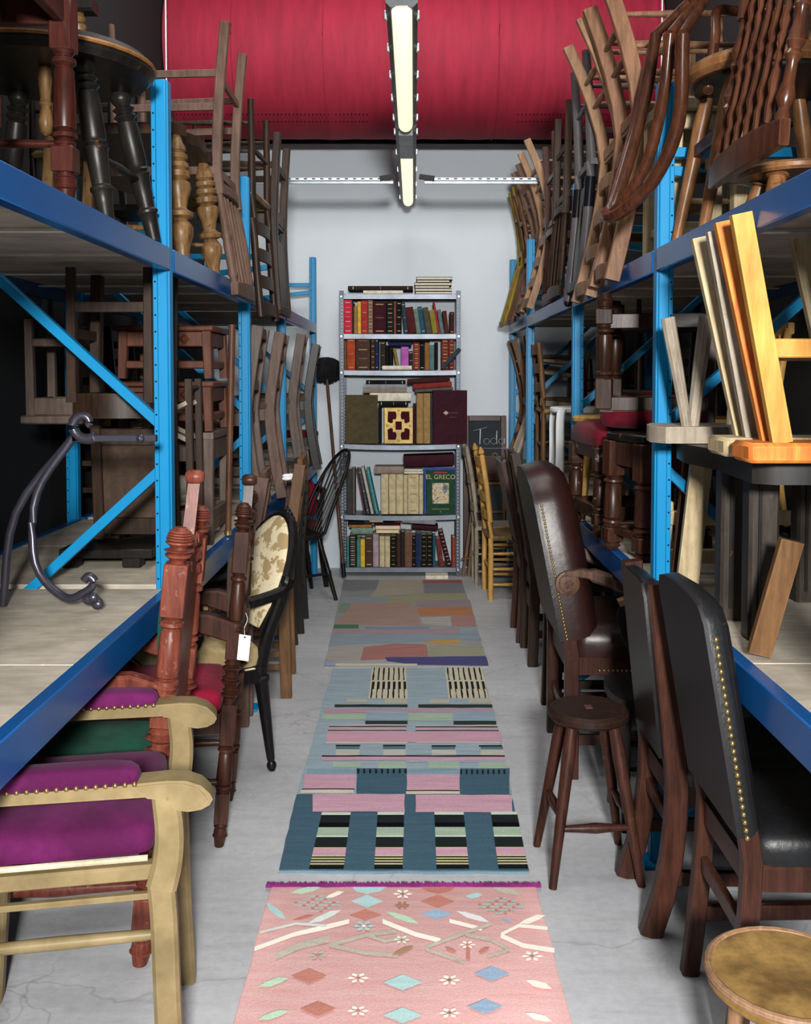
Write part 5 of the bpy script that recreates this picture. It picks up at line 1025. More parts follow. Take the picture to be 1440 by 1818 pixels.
# ================================================================== chairs on the floor, blackboard side
def sabre_leather(name, label, wd, x, y, w, h, lean, kick, sh, padm, rear, nailed, top_arch=.03, seatm=None, post=(.04, .05), wide=.012, kexp=1.5, shd=.04):
    c = Chair(name, label, wd, w+.02, w, .42, sh, h, lean, kick, 1.0, kexp=kexp).posts('rect', *post).legs('rect', .042).rails(.06).seat('pad', .08, seatm or padm)
    z0 = sh+.06; hw = w/2+wide; zc = (z0+h)/2; dy = (c.yb(h)-c.yb(z0))/(h-z0); u = Vector((0, dy, 1)); cy = (c.yb(h)+c.yb(z0))/2
    n_ = Vector((1, 0, 0)).cross(u.normalized())
    top = [(hw, (h-z0)/2-shd), (hw*.86, (h-z0)/2-shd+.035), (hw*.55, (h-z0)/2+top_arch*.9), (0, (h-z0)/2+top_arch), (-hw*.55, (h-z0)/2+top_arch*.9), (-hw*.86, (h-z0)/2-shd+.035), (-hw, (h-z0)/2-shd)]
    poly = [(-hw, -(h-z0)/2), (hw, -(h-z0)/2)]+top
    c.P(MB().prism(poly, Vector((0, cy, zc))-n_*(post[1]/2+.004), (1, 0, 0), u, .008), 'rear_cover', rear)
    mb = MB(); rg = []
    for sc_, off in ((1.0, .0), (1.0, .025), (.94, .045), (.7, .058), (.05, .064)): rg.append([Vector((0, cy, zc))+Vector((px_*sc_, 0, 0))+u*(pz*sc_)+n_*(off-post[1]/2) for px_, pz in poly])
    mb.ring(rg); c.P(mb, 'back_pad', padm, 60)
    if nailed:
        pts = []
        for sx in (-1, 1): pts += [Vector((0, cy, zc))+Vector((sx*(hw+.001), 0, 0))+u*q+n_*(-.008) for q in [-(h-z0)/2+k*.0165 for k in range(int((h-z0+.0)/.0165))]]
        nails(pts, .0065, c.o)
    c.stretch((.15,), (), (.28,), .014, 'rect'); return c
sabre_leather('leather_dining_chair', 'black leather chair with brass-nailed back edge and brown outswept legs', W_['dkred'], 0, 0, .32, .94, .085, .035, .44, F_['black'], plain('black_rexine', '1b1b1d', .5, scale=30, bmp=.2), True, .055, None, (.036, .04), .024, 1.5, -.004).stand(.668, 2.17, 180, key='rearfoot')
sabre_leather('leather_dining_chair', 'black leather chair with red-brown post and curved sabre feet beside the round stool', W_['dkred'], 0, 0, .30, .92, .055, .065, .40, F_['black'], plain('black_hide', '161617', .32, scale=30, bmp=.3), False, .0, None, (.042, .055), -.018, 2.3).stand(.612, 2.645, 180, key='rearfoot')
# round dark stool
st_ = stool('round_stool', 'dark brown round wooden stool with turned splayed legs beside the sabre-foot chair', Matrix.Translation((.512, 2.855, 0)) @ Matrix.Rotation(math.radians(3), 4, 'Z'), .118, .475, W_['dkred'], .034, 4, .0185, .095, 'taper', ((0, 3, .2), (1, 2, .2), (2, 3, .17)), inset=.72, seatmat=wood('stool_top', '221510', '3a241a', .4, '5a3a2a', .66))
MB().box((0, 0, .4755), (.02, .03, .002)).build('worn_patch', wood('worn_patch', '5a3a34', '6a4a42', .5), st_)
# low stool at the frame corner
stool('woven_stool', 'low round stool with a straw-coloured woven top and wooden rim', Matrix.Translation(G(1400, 1725, .40)*1-Vector((0, 0, .40))), .14, .40, W_['tan'], .03, 4, .016, .03, 'taper', ((0, 1, .15), (2, 3, .15)), seatmat=F_['straw'], rim=W_['tan'])
# scroll-arm leather armchair
cw = W_['dkred']; c = Chair('library_armchair', 'brown leather armchair with brass-nailed tall back and carved scroll arms', cw, .50, .46, .46, .45, .98, .10, .0, 1.1, cat='armchair').posts('rect', .04, .05).legs('rect', .045).rails(.07).seat('pad', .13, F_['brownl'])
z0, z1 = .50, 1.08; zc = (z0+z1)/2; dy = (c.yb(z1)-c.yb(z0))/(z1-z0); u = Vector((0, dy, 1)); n_ = Vector((1, 0, 0)).cross(u.normalized()); cy = (c.yb(z0)+c.yb(z1))/2; hw = .262
poly = [(-hw, -.28), (hw, -.28), (hw, .20), (hw*.85, .27), (hw*.5, .31), (0, .32), (-hw*.5, .31), (-hw*.85, .27), (-hw, .20)]
c.P(MB().prism(poly, Vector((0, cy, zc))-n_*.03, (1, 0, 0), u, .012), 'rear_cover', F_['black'])
mb = MB(); rg = []
for sc_, off in ((1.0, -.024), (1.02, .03), (1.0, .07), (.9, .105), (.55, .125), (.05, .13)): rg.append([Vector((0, cy, zc))+Vector((a*sc_, 0, 0))+u*(b_*sc_)+n_*off for a, b_ in poly])
mb.ring(rg); c.P(mb, 'back_pad', F_['brownl'], 60)
pts = []
for sx in (-1, 1): pts += [Vector((sx*(hw*1.008), cy, zc))+u*q+n_*(-.012) for q in [-.275+k*.0125 for k in range(39)]]
nails(pts, .0055, c.o); nails([Vector((sx*(hw*1.008), -.2+k*.016, .40)) for k in range(22) for sx in (-1, 1)], .0045, c.o)
sw = wood('carved_scroll', '4a3228', '7e6050', .35)
for sx in (-1, 1):
    x = sx*.265; yb_ = .255; zb_ = .715
    mb = MB(); sp_ = [Vector((x, yb_+.0+math.cos(a)*r_, zb_+math.sin(a)*r_)) for a, r_ in [(math.radians(-200+k*25), .012+.0016*k) for k in range(19)]]
    arm = curve([Vector((x, yb_+.01, zb_+.034)), Vector((x, yb_-.06, zb_+.034)), Vector((x, yb_-.14, zb_+.012)), Vector((x, yb_-.24, zb_-.03)), Vector((x, yb_-.34, zb_-.052)), Vector((x, yb_-.44, zb_-.045))], 4)
    mb.sweep(arm, .052, [.022]*3+[.03]*3+[.045]*8+[.04]*7, up=(0, 0, 1), ch=.4); a = mb.build('arm', sw, c.o)
    mb = MB(); mb.lathe((x-.024, yb_, zb_), (x+.024, yb_, zb_), [(0, .034), (.06, .042), (.94, .042), (1, .034)], 24)
    for q in (-1, 1): mb.tube([Vector((x+q*.026, yb_+math.cos(a_)*r_, zb_+math.sin(a_)*r_)) for a_, r_ in [(math.radians(90-k*26), .036-.0017*k) for k in range(19)]], .0045, 6)
    mb.build('scroll', sw, a)
    MB().sweep(curve([(x, -.17, .66), (x, -.19, .58), (x, -.15, .50), (x, -.19, .40)], 4), .036, .03, up=(0, 1, 0)).build('arm_support', W_['black'], c.o)
c.stretch((.14,), (), (.2,), .014, 'rect').stand(.565, 3.72, 180, key='rearfoot')
# small bow-armed chair between the stool and the library armchair
c = Chair('bow_arm_chair', 'black chair with bent strap arms and a pale worn arm tip behind the round stool', W_['black'], .22, .20, .26, .42, .78, .06, .04).posts('rect', .028, .03).legs('rect', .03).rails(.05).seat('board').slats((.6, .74), .04).stretch((.2,), (.16,), ())
for sx in (-1, 1):
    c.P(MB().sweep(curve([(sx*.11, .15, .70), (sx*.13, .0, .69), (sx*.135, -.09, .66), (sx*.13, -.09, .58), (sx*.125, -.03, .48), (sx*.12, .06, .425)], 5), .024, .02, up=(1, 0, 0)), 'strap_arm')
    c.P(MB().sweep([(sx*.132, -.02, .712), (sx*.136, -.105, .675)], .034, .024), 'arm_tip', W_['tan'])
c.stand(.80, 3.18, 0)
# panelled oak chairs
for lb, y, w, h, x, pm in (('dark oak panel-back chair behind the brown library armchair', 4.17, .23, 1.05, .585, 'dark'), ('blackened oak panel-back chair with a long plank leg in the row of floor chairs', 5.02, .34, 1.06, .59, 'black')):
    c = Chair('panel_back_chair', lb, W_['dark'], w+.02, w, .36, .45, h, .10, .01, 1.15, group='panel-back oak chairs on the floor').posts('rect', .045, .05).legs('rect', .042).rails(.07).seat('board', .03)
    c.bpanel(.50, h-.02, .016, W_[pm], 0, .0); c.slats((.52, .76, h-.03), .06, .026, .0, None, 0, 'panel_rail').slats((.30,), .08, .022, .0, None, 0, 'lower_rail').stretch((.16,), (), (), .014, 'rect').stand(x, y, 180, key='rearfoot')
c = Chair('leather_side_chair', 'brown leather side chair with small curved foot between oak and pine chairs', W_['dkred'], .34, .32, .38, .45, .98, .11, .02, 1.1).posts('rect', .032, .036).legs('cab').rails(.06).seat('pad', .07, F_['brownl']).bpanel(.72, .97, .02, F_['brownl'], .01, -.006, 'back_pad', bulge=.07).bpanel(.54, .98, .012, F_['black'], -.014, .0, 'rear_cover').slats((.5,), .05, .018); c.stand(.57, 5.44, 180, key='rearfoot')
# pine ladder-back and its brown neighbour
ladder('pale pine ladder-back chair with acorn finials and turned rungs', W_['pine'], 4, 1.0, .93, 'round', .036, finial=True, wb=.33, w=.36, strz=(.1, .2, .3), lean=.06, kick=.0).stand(.485, 6.45, 183, key='rearfoot')
ladder('greyish brown stick chair standing between the bookcase and the pine ladder-back', W_['rust'], 3, 1.0, .96, 'round', .03, wb=.24, w=.26, lean=.07, kick=.0, seat='board').stand(.425, 6.83, 182, key='rearfoot')
# ------------------------------------------------------------------ blackboards at the wall
M_slate = plain('slate', '2a2f34', .75, var=.15, scale=4); M_chalk = plain('chalk', 'c8ccd0', .9)
def board(px0, px1, py0, py1, Y, label, fm, fw, lean=.0, name='blackboard'):
    a, b_ = P(px0, py0, Y), P(px1, py1, Y); W = b_.x-a.x; Hh = a.z-max(0.002, b_.z); zb = max(.002, b_.z)
    t = thing(name, label, 'blackboard', Matrix.Translation(((a.x+b_.x)/2, Y, zb)) @ Matrix.Rotation(math.radians(-lean), 4, 'X'))
    MB().box((0, 0, Hh/2), (W-fw, .008, Hh-fw), ch=.001).build('slate', M_slate, t)
    for x in (-1, 1): MB().box((x*(W/2-fw/2), 0, Hh/2), (fw, .024, Hh)).build('frame_stile', fm, t)
    for z in (fw/2, Hh-fw/2): MB().box((0, 0, z), (W-2*fw, .022, fw)).build('frame_rail', fm, t)
    return t, W, Hh
t, W, Hh = board(823, 899, 738, 1004, 7.24, 'large brown-framed blackboard reading Toda in chalk, leaning on the wall', W_['dkred'], .042, 3)
def chalk(strokes, ox, oz, s, parent, y, name='chalk_letter'):
    for pts in strokes: MB().tube([Vector((ox+x*s, y, oz+z*s)) for x, z in curve2(pts)], .0042, 6, flat=.4).build(name, M_chalk, parent)
def curve2(pts): return [(p.x, p.y) for p in curve([(x, z, 0) for x, z in pts], 5)] if len(pts) > 2 else pts
def arc(cx, cz, r, a0, a1, n=10): return [(cx+r*math.cos(math.radians(a0+(a1-a0)*k/n)), cz+r*math.sin(math.radians(a0+(a1-a0)*k/n))) for k in range(n+1)]
def bx(px, py, Y=7.19): p = P(px, py, Y); return p
p0 = P(841, 789, 7.24); o0 = t.matrix_world.translation; ox, oz = p0.x-o0.x, p0.z-o0.z
chalk([[(0, .098), (.10, .125)], [(.052, .11), (.05, .05), (.048, .0)]], ox, oz, 1, t, -.014)
chalk([arc(.098, .02, .021, 60, 420)], ox, oz, 1, t, -.014)
chalk([arc(.150, .022, .022, 40, 400), [(.174, .10), (.172, .05), (.174, 0)]], ox, oz, 1, t, -.014)
chalk([arc(.208, .02, .02, 50, 400), [(.230, .042), (.229, .01), (.234, 0)]], ox, oz, 1, t, -.014)
chalk([[(.01, -.025), (.12, -.032), (.25, -.028)]], ox, oz, 1, t, -.014, 'chalk_underline')
chalk([[(.02, -.09), (.02, -.07)], arc(.16, -.085, .018, 0, 180)], ox, oz, 1, t, -.014)
t, W, Hh = board(842, 897, 856, 1003, 7.13, 'smaller blackboard in a pale wooden easel frame with chalk scraps', W_['oak'], .022, 2)
for k in (.33, .64): MB().box((0, -.004, Hh*k), (W, .02, .018)).build('cross_bar', W_['oak'], t)
MB().sweep([(-W/2+.01, -.018, Hh*.82), (-W/2+.09, -.018, Hh*.62)], .014, .022, up=(0, 1, 0)).build('diagonal_stay', W_['oak'], t)
q0 = Vector((-W/2+.03, 0, 0))
chalk([[(0, 0), (0, .05)], [(.022, .03), (0, .014), (.025, 0)], [(.036, .014), (.055, .016), (.045, .03), (.035, .012), (.052, 0)]], q0.x, Hh*.84, 1, t, -.007)
chalk([[(.0, .0), (.0, .03)], arc(.014, .018, .014, 180, 0), [(.028, .018), (.028, 0)]], q0.x, Hh*.47, 1, t, -.007)
chalk([[(0, 0), (.008, .05), (.018, .015), (.028, .05), (.036, 0)], [(.05, 0), (.05, .026)], [(.05, .036), (.051, .038)], arc(.073, .013, .013, 60, 300)], q0.x, Hh*.17, 1, t, -.007)
a, b_ = P(839, 811, 7.1), P(900, 856, 7.1)
t = thing('display_panel', 'dark brown wooden panel propped between the two blackboards', 'panel', Matrix.Translation(((a.x+b_.x)/2, 7.165, b_.z+.002)))
hh_ = a.z-b_.z; MB().box((0, 0, hh_/2), (b_.x-a.x, .03, hh_)).build('face', W_['mahog'], t); MB().box((0, -.004, hh_-.004), (b_.x-a.x+.006, .034, .008)).build('edge_strip', W_['oak'], t)
t = thing('trestle_legs', 'folded pale trestle leaning beside the bookcase post', 'trestle', Matrix.Translation((P(822, 1016, 7.03).x, 7.03, 0)))
for dx, dl in ((0, .05), (.04, .03)): MB().sweep([(dx, 0, 0), (dx+dl+.02, .06, .48)], .022, .026, up=(0, 1, 0)).build('leg', W_['oak'], t)
MB().sweep([(-.01, -.012, .13), (.10, -.012, .14)], .012, .03, up=(0, 1, 0)).build('cross_bar', W_['oak'], t)
# ================================================================== upper boards, blackboard side
def rinv(c, x, y, z, lean=0.0, back=180, side=0.0): return c.inv((x, y, z), back, lean, side)
def stick_chair(label, wd, group=None, h=.90, sc=1.0, spl=.02):
    c = Chair('stick_chair', label, wd, .26, .24, .30, .44, h, .10, .10, 1.2, group=group, scale=sc).posts('round', .03).legs('round', .03, splay=spl).seat('board', .034, None, .03).stretch((.16, .24), (.2,), (.2,), .011).spind(3, .5, h-.02, .008).crest(.04, .02); return c
rinv(stick_chair('yellow-rubbed stick chair upturned at the wall end of the upper board', W_['yellow'], None, .94), .625, 6.96, 1.80, .06)
rinv(stick_chair('brown stick chair upturned behind the yellow-rubbed one', W_['brown'], None, .86), .645, 6.64, 1.80, .03)
def curved_ladder(label, wd, h=.96, lean=.12, kick=.14, n=4, pw=.024, pd=.04, sc=1.0, name='curved_ladderback', wb=.34):
    c = Chair(name, label, wd, wb+.02, wb, .34, .45, h, lean, kick, 1.5, scale=sc).posts('rect', pw, pd).legs('rect', .03).seat('board', .02).rails(.04)
    c.stretch((.12, .22), (), (.15, .24), .009).slats([.56+(h-.6)*i/(n-1) for i in range(n)], .05, .012, .025); return c
rinv(curved_ladder('light brown curved ladder-back upturned near the wall end, feet in the air', W_['tan']), .665, 5.86, 1.83, -.0)
rinv(curved_ladder('brown curved ladder-back upturned behind the light brown one', W_['brown'], .93, wb=.26), .67, 6.33, 1.83, -.0)
rinv(kitchen('dark kitchen chair upturned with one thick squared leg rising against the duct', W_['dark'], h=.90, lean=.02, kick=.0, n=3), .70, 4.92, 1.852, .02)
rinv(kitchen('dark brown kitchen chair upturned next to the squared-leg one', W_['dkred'], h=.86, lean=.02, kick=.02, n=4), .73, 5.36, 1.852, .0)
g_ = plain('grey_paint', '4a4648', .35, var=.15)
c = Chair('grey_post_chair', 'grey-painted round-post chair with black tape, upturned beside the tan ladder-backs', g_, .31, .29, .34, .44, .98, .04, .03, 1.4).posts('round', .042).legs('round', .034).seat('board', .024, None).stretch((.14,), (), (.2,)).splat(.09, .52, .92, W_['black']).crest(.04, .02, .0, 0, .93, .01, W_['black'])
for sx in (-1, 1):
    c.P(MB().tube([(sx*.145, c.yb(.50), .50), (sx*.145, c.yb(.62), .62)], .0225, 12), 'tape', plain('black_tape', '0d0e14', .25)); c.P(MB().ball((sx*.145, c.yb(.98), .985), .018, 10, 6), 'finial', W_['black'])
c.inv((.668, 4.15, 1.765), 180, .01)
rinv(curved_ladder('tan curved ladder-back upturned, post ends hanging below the beam', W_['tan'], 1.0, .11, .15, 4, .028, .042, wb=.31), .645, 3.775, 1.735, .0)
rinv(curved_ladder('brown-sided tan ladder-back nested beside its twin over the beam', wood('tan_dark', '6e4c34', 'a4785a', .4), .98, .09, .12, 3, .03, .05, wb=.28), .65, 3.40, 1.76, .0)
# bentwood chair, double hoop back down over the ladder-backs
t = thing('bentwood_chair', 'glossy brown bentwood chair, upturned, its double-hoop back sweeping down to the aisle', 'chair', None); bt_ = W_['bent']
apex = P(1078, 384, 2.95); A0, A1 = P(1212, 60, 2.59), P(1166, 60, 3.17); Bn, Bf = P(1205, 215, 2.65), P(1130, 215, 3.13)
cen = apex
t.matrix_world = Matrix.Translation((apex.x+.25, apex.y, 2.70)); o_ = t.matrix_world.translation
hoop = curve([A0, Bn, P(1162, 318, 2.75), P(1105, 375, 2.85), apex, P(1088, 362, 3.01), P(1106, 300, 3.07), Bf, A1], 6)
MB().tube([p-o_ for p in hoop], .0185, 12).build('outer_hoop', bt_, t, 60)
hoop2 = curve([P(1190, 60, 2.71), P(1178, 170, 2.75), P(1150, 285, 2.83), P(1112, 350, 2.89), P(1092, 374, 2.95), P(1094, 360, 2.99), P(1118, 285, 3.03), P(1150, 160, 3.07), P(1164, 60, 3.09)], 6)
MB().tube([p-o_ for p in hoop2], .0165, 12).build('inner_hoop', bt_, t, 60)
sc_ = Vector((.93, 2.93, 2.66))-o_
MB().disc(sc_, .20, .03, 32).build('seat', bt_, t); MB().tube([sc_+Vector((math.cos(2*math.pi*k/32)*.203, math.sin(2*math.pi*k/32)*.203, .0)) for k in range(32)], .017, 8, True).build('seat_ring', bt_, t)
for a in (45, 135, 225, 315):
    d = Vector((math.cos(math.radians(a)), math.sin(math.radians(a)), 0)); MB().tube(curve([sc_+d*.17, sc_+d*.19+Vector((0, 0, .2)), sc_+d*.22+Vector((0, 0, .44))], 4), [.016, .013], 10).build('leg', bt_, t)
for s_ in (A0, A1, hoop2[0], hoop2[-1]): MB().tube([s_-o_, sc_+(s_-o_-sc_).normalized()*.16], .013, 10).build('hoop_end', bt_, t)
MB().tube([sc_+Vector((math.cos(2*math.pi*k/28)*.15, math.sin(2*math.pi*k/28)*.15, .2)) for k in range(28)], .009, 8, True).build('leg_ring', bt_, t)
# fruitwood windsor standing on the near bay
t = thing('fruitwood_chair', 'fruitwood chair with plain round legs and thick seat standing by the corner upright', 'chair', Matrix.Translation((.95, 2.66, ZU+.007))); fw_ = W_['fruit']
MB().disc((0, 0, .425), .225, .044, 36, None, .3).build('seat', fw_, t); MB().disc((0, 0, .397), .20, .014, 36).build('seat_underframe', W_['black'], t)
fl = [(Vector((-.205, .165, 0)), Vector((-.135, .11, .40))), (Vector((-.215, -.14, 0)), Vector((-.135, -.11, .40))), (Vector((.2, .18, 0)), Vector((.12, .12, .40))), (Vector((.2, -.18, 0)), Vector((.12, -.12, .40)))]
for a, b_ in fl: MB().lathe(a, b_, prof('taper', .0215), 14).build('leg', fw_, t)
MB().sweep([fl[0][0].lerp(fl[0][1], .62), fl[1][0].lerp(fl[1][1], .62)], .018, .034).build('stretcher', W_['bent'], t); MB().sweep([fl[0][0].lerp(fl[0][1], .45), fl[2][0].lerp(fl[2][1], .45)], .018, .03).build('stretcher', W_['dark'], t)
MB().tube(curve([(-.16, -.02, .50), (-.17, -.01, .38), (-.15, .0, .52), (-.12, .08, .62), (-.02, .19, .66), (.12, .16, .66)], 5), .0135, 10).build('bow_arm', bt_, t)
for k in range(5): MB().lathe((.02+k*.03, .17-k*.02, .44), (.03+k*.03, .19-k*.02, .66), prof('stick', .008), 8).build('spindle', fw_, t)
# upturned turned-spindle chair at the frame edge
c = Chair('spindle_back_chair', 'upturned chair with bobbin-turned spindles and a shaped crest rail on the near bay', W_['bent'], .40, .40, .36, .44, .90, .05, .03, 1.2).posts('half', .028, .032, prf='spindle').legs('round', .038).seat('board', .034, None, .04).stretch((.16,), (), (.2,), .012).spind(5, .45, .86, .009, 1.0, 'spindle', None, 'spindle', .66).crest(.07, .022, .03, .0)
c.inv((.725, 2.18, 1.925), 180, .05)
stool('turned_stool', 'small stool with fat pale turned legs supporting the upturned spindle-back chair', Matrix.Translation((.86, 2.26, ZU+.006)), .12, .095, W_['fruit'], .02, 4, .02, .02, 'table')
stool('pale_turned_stool', 'pale stool with fat turned legs under the crest of the spindle-back chair', Matrix.Translation((1.12, 2.2, ZU)), .12, .30, W_['fruit'], .02, 4, .02, .02, 'table')
# pale club-legged stool in the second bay
upturned_stool('pale rough ash stool with thick squared legs on the upper board by the bentwood hoop', W_['pale'], .87, 3.09, ZU, .20, .2, .46, .048, .04, .05, 'ash_stool', 4, 'rect', None, True)
for lb, k, x, y in (('black ladder-back upturned deep behind the tan ladder-backs', 'black', 1.475, 3.86), ('dark ladder-back upturned deep behind the squared-leg kitchen chair', 'dark', 1.475, 4.72), ('brown ladder-back upturned deep behind the curved ladder-backs', 'brown', 1.475, 5.68)):
    ladder(lb, W_[k], 4, .82, .9, 'round', .03).inv((x, y, ZU+.02), 0, .0)
# ================================================================== lower boards, blackboard side
dt = wood('dark_turned', '241510', '4c3022', .24, '8a6a4a', .72)
c = Chair('turned_chair', 'dark chair with turned front leg and dark red seat, upturned on the twin red seat', dt, .40, .36, .36, .42, .62, .02, .02).legs('block', .052).posts('rect', .036).rails(.05, .03).seat('pad', .07, F_['dkred']).stretch((.10,), (.10,), (), .02, 'rect').crest(.05)
c.at((-.2, -.18, .42), (.675, 3.50, 1.318), (0, 0, -1), (.957, -.29, 0))
pd_ = wood('dark_turned_pale_blocks', '241510', '4c3022', .24, 'b0a8a0', .62)
c = Chair('padded_stool', 'stool with rounded dark red seat, turned legs and whitened square blocks', pd_, .34, .33, .32, .35, .36, .0, .0, cat='stool').legs('block', .046).posts('rect', .036).rails(.05, .03).seat('pad', .09, F_['dkred'], .0, .03).stretch((.09,), (.09,), (), .02, 'rect'); c.at('fr', (.70, 3.70, ZL), (0, 0, 1), (.995, .1, 0))
upturned_stool('dark oak joint stool with turned legs and a chipped black top', wood('joint_oak', '2c1a12', '5a382a', .26, 'a88a5c', .74), .83, 3.375, ZL, .20, .23, .415, .052, .03, .085, 'joint_stool', 14, 'turned', None, True, 'table', None, .07, W_['blackworn'], .022)
stool('pine_stool', 'pine stool with long splayed round legs at the second upright', Matrix.Translation((.80, 4.22, ZL)), .12, .44, W_['pine'], .03, 4, .0165, .05, 'taper', ((0, 1, .2), (2, 3, .2)))
c = Chair('pine_chair', 'pine chair with slatted arms standing behind the upturned red-seated chair', W_['pine'], .32, .30, .34, .42, .80, .05, .05).posts('round', .032).legs('round', .034).seat('board', .03).crest(.06).spind(5, .44, .78, .009); c.stand(1.285, 4.12, 2, ZL)
ladder('dark chair standing against the back of the middle bay', W_['dark'], 4, 1.0, .86, 'rect', .03).stand(1.26, 5.22, 5, ZL)
c = Chair('turned_chair', 'chair with a thick dark red seat upturned deep behind the second upright', W_['dark'], .36, .34, .34, .42, .92, .02, .02).legs('round', .034).posts('rect', .034).seat('pad', .10, F_['dkred']).crest(.05); c.at('crest', (1.37, 4.62, .868), (0, 0, -1), (1, 0, 0))
# poles and planks in the middle bay
def plank(name, label, wd, a, b_, w, th, up=(0, 1, 0), cat='plank', end=None):
    a, b_ = Vector(a), Vector(b_); t = thing(name, label, cat, Matrix.Translation(a)); MB().sweep([(0, 0, 0), b_-a], w, th, up=up, ch=.12).build('board', wd, t)
    if end: MB().sweep([(b_-a)*.985, (b_-a)*1.001], w*.98, th*.98, up=up, ch=.12).build('sawn_end', end, t)
    return t
t = thing('turned_pole', 'dark reddish bamboo-turned pole leaning at the second upright', 'pole', Matrix.Translation((.735, 4.62, ZL+.002))); MB().lathe((0, 0, 0), (.06, .05, .66), prof('spindle', .0135), 12).build('shaft', W_['dkred'], t)
plank('pale_batten', 'pale square batten leaning next to the dark turned pole', W_['pale'], (.74, 4.50, ZL+.003), (.77, 4.55, ZL+.60), .022, .03)
t = thing('white_chair', 'white-painted bentwood chair on the lower board of the middle bay', 'chair', Matrix.Translation((.89, 5.22, ZL))); wm = plain('white_gloss', 'd8dcdc', .3, var=.02)
MB().disc((0, 0, .43), .17, .03, 28).build('seat', wm, t)
for a in (45, 135, 225, 315):
    d = Vector((math.cos(math.radians(a)), math.sin(math.radians(a)), 0)); MB().sweep(curve([d*.12+Vector((0, 0, .43)), d*.185+Vector((0, 0, .41)), d*.19+Vector((0, 0, .2)), d*.195], 4), .045, .014, up=(d.x, d.y, 0)).build('leg', wm, t)
MB().tube(curve([(.14, -.1, .44), (.18, -.09, .62), (.19, 0, .68), (.18, .09, .62), (.14, .1, .44)], 5), .011, 8).build('back_hoop', wm, t)
# wall-end bay: upturned curved chair with splayed sticks, and neighbours
c = stick_chair('weathered brown stick chair upturned at the wall end of the lower board', W_['rust'], None, .86, 1.0, .02); c.inv((.66, 6.64, .86), 180, .10)
curved_ladder('brown curved chair upturned at the wall end beneath the stick chairs', W_['oak'], .84, .10, .10, 3, wb=.28).inv((.69, 6.97, .855), 180, .0)
c = stick_chair('dark crimson round-legged chair upturned in the wall-end bay', W_['crimson'], None, .80, .85); c.inv((1.47, 6.34, .868), 0, .0)
ladder('brown ladder chair standing by the third upright of the blackboard side', W_['oak'], 3, 1.0, .80, 'round', .032).stand(.93, 5.90, 178, ZL)
# near bay: rustic pieces
t = thing('milking_stool', 'weathered slab stool upturned with two rough branch legs in a V', 'stool', Matrix.Translation((.80, 2.70, 1.311))); rw = W_['rust']
sl = [(-.158, -.03), (-.15, .05), (-.12, .13), (.0, .15), (.12, .13), (.16, .05), (.15, -.05), (.10, -.085), (-.13, -.085)]
MB().prism(sl, (0, 0, -.022), (1, 0, 0), (0, 1, 0), .044).build('slab_seat', rw, t)
MB().tube(curve([(-.065, -.05, -.01), (-.09, -.06, .12), (-.125, -.07, .29)], 4), [.014, .019], 9).build('branch_leg', rw, t); MB().tube(curve([(-.045, -.03, -.01), (-.03, -.035, .14), (-.012, -.04, .295)], 4), [.017, .021], 9).build('branch_leg', rw, t); MB().tube([(.09, .06, -.01), (.12, .09, .27)], [.016, .018], 9).build('branch_leg', rw, t)
def slab_bench(label, wd, edge, y, x, z, hleg, w=.10, dy=.0, dx=.0, name='plank_stool', lw=.042, L=.38):
    t = thing(name, label, 'stool', Matrix.Translation((x, y, z)), 'plank stools upturned in the near bay'); MB().box((.0, .0, -.02), (L, w, .042), ch=.008).build('slab_seat', wd, t)
    for sx in (-1, 1):
        for sy in (-1, 1): MB().sweep([(sx*L*.3, sy*w*.25, 0), (sx*L*.3-.10, sy*w*.45, hleg)], lw, .022, up=(0, 1, 0), ch=.12).build('leg', wd if sy > 0 else edge, t)
    MB().box((-.05, 0, hleg*.42), (L*.5, .018, .04)).build('stretcher', edge, t); return t
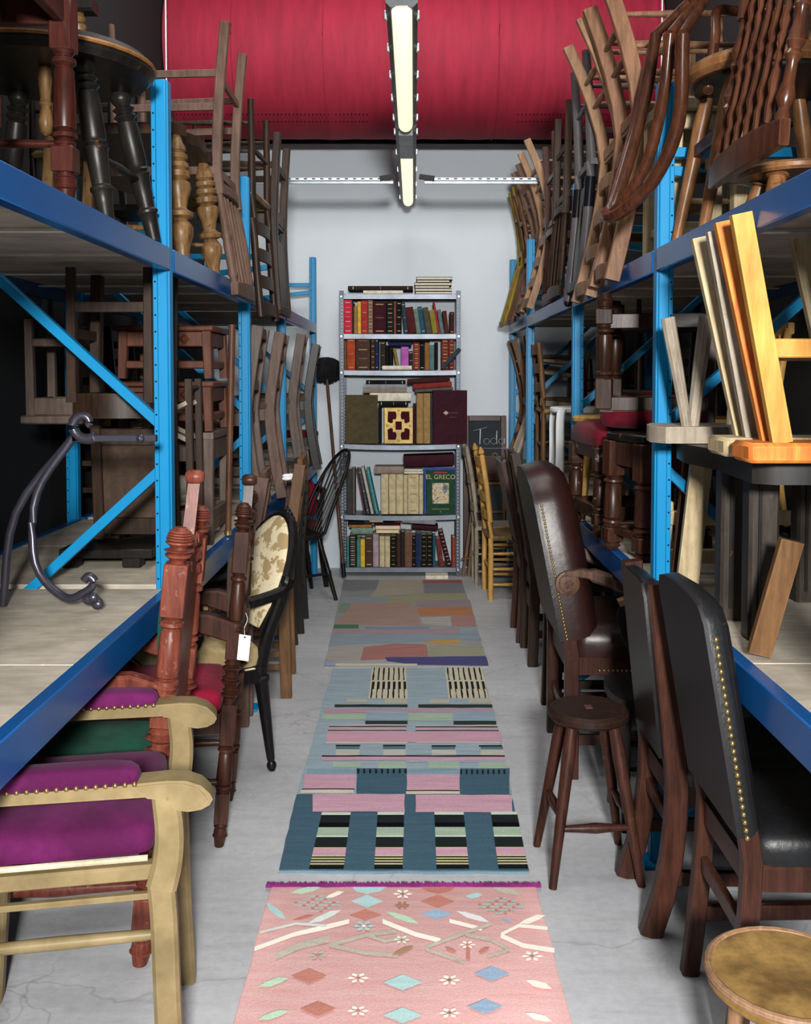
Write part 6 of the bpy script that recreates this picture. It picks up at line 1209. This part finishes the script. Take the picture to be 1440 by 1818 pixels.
slab_bench('pale plank stool upturned with two tall board legs, next to the orange one', W_['pale'], W_['rust'], 2.25, .88, 1.308, .46, .13)
slab_bench('orange-stained plank stool upturned with tall board legs', W_['orange'], wood('orange_face', 'd08a3a', 'e0a858', .45, k=.72), 2.08, .88, 1.308, .47, .12)
plank('blue_board', 'distressed blue-painted board leaning behind the branch-legged stool', W_['bluedis'], (1.0, 2.83, 1.275), (.86, 2.83, 1.66), .05, .018)
t = thing('black_bench', 'black-painted rustic bench with broad grooved legs under the upturned stools', 'bench', Matrix.Translation((.93, 2.42, ZL))); bb = W_['blackworn']
MB().prism([(-.20, -.30), (-.16, -.33), (.2, -.33), (.2, .35), (-.19, .35), (-.21, .2), (-.185, 0)], (0, 0, .405), (1, 0, 0), (0, 1, 0), .05).build('top', bb, t)
for x, y in ((-.125, .06), (-.12, -.13), (.14, .25), (.14, -.25), (-.05, .28)):
    l_ = MB().sweep([(x, y, 0), (x, y, .385)], .07, .06, up=(0, 1, 0), ch=.25).build('leg', wood('black_rubbed', '2a2622', '4a423a', .35, '6a5c4c', .66), t); MB().sweep([(x-.012, y-.031, .03), (x-.012, y-.031, .37)], .008, .008, up=(0, 1, 0)).build('groove_bead', bb, l_)
MB().box((-.1, .08, .14), (.1, .02, .05)).build('stretcher', bb, t)
plank('oak_board', 'pale oak plank leaning inside the near bay beside the cyan upright', W_['pale'], (.79, 2.83, ZL+.004), (.82, 2.80, ZL+.374), .062, .02)
plank('brown_board', 'rough brown board leaning behind the pale oak plank', W_['brown'], (.80, 2.95, ZL+.006), (.84, 2.97, ZL+.37), .05, .02)
plank('brown_slab', 'honey brown board standing slanted at the front edge of the lower board', W_['oak'], (.75, 2.12, ZL+.008), (.81, 2.10, ZL+.26), .05, .02)
t = thing('pale_crate', 'low pale wooden rail frame at the back of the near bay', 'frame', Matrix.Translation((1.02, 3.05, ZL)))
for z in (.05, .17): MB().box((0, 0, z), (.5, .02, .045)).build('rail', W_['pale'], t)
for x in (-.23, .23): MB().box((x, .02, .11), (.04, .03, .22)).build('post', W_['pale'], t)
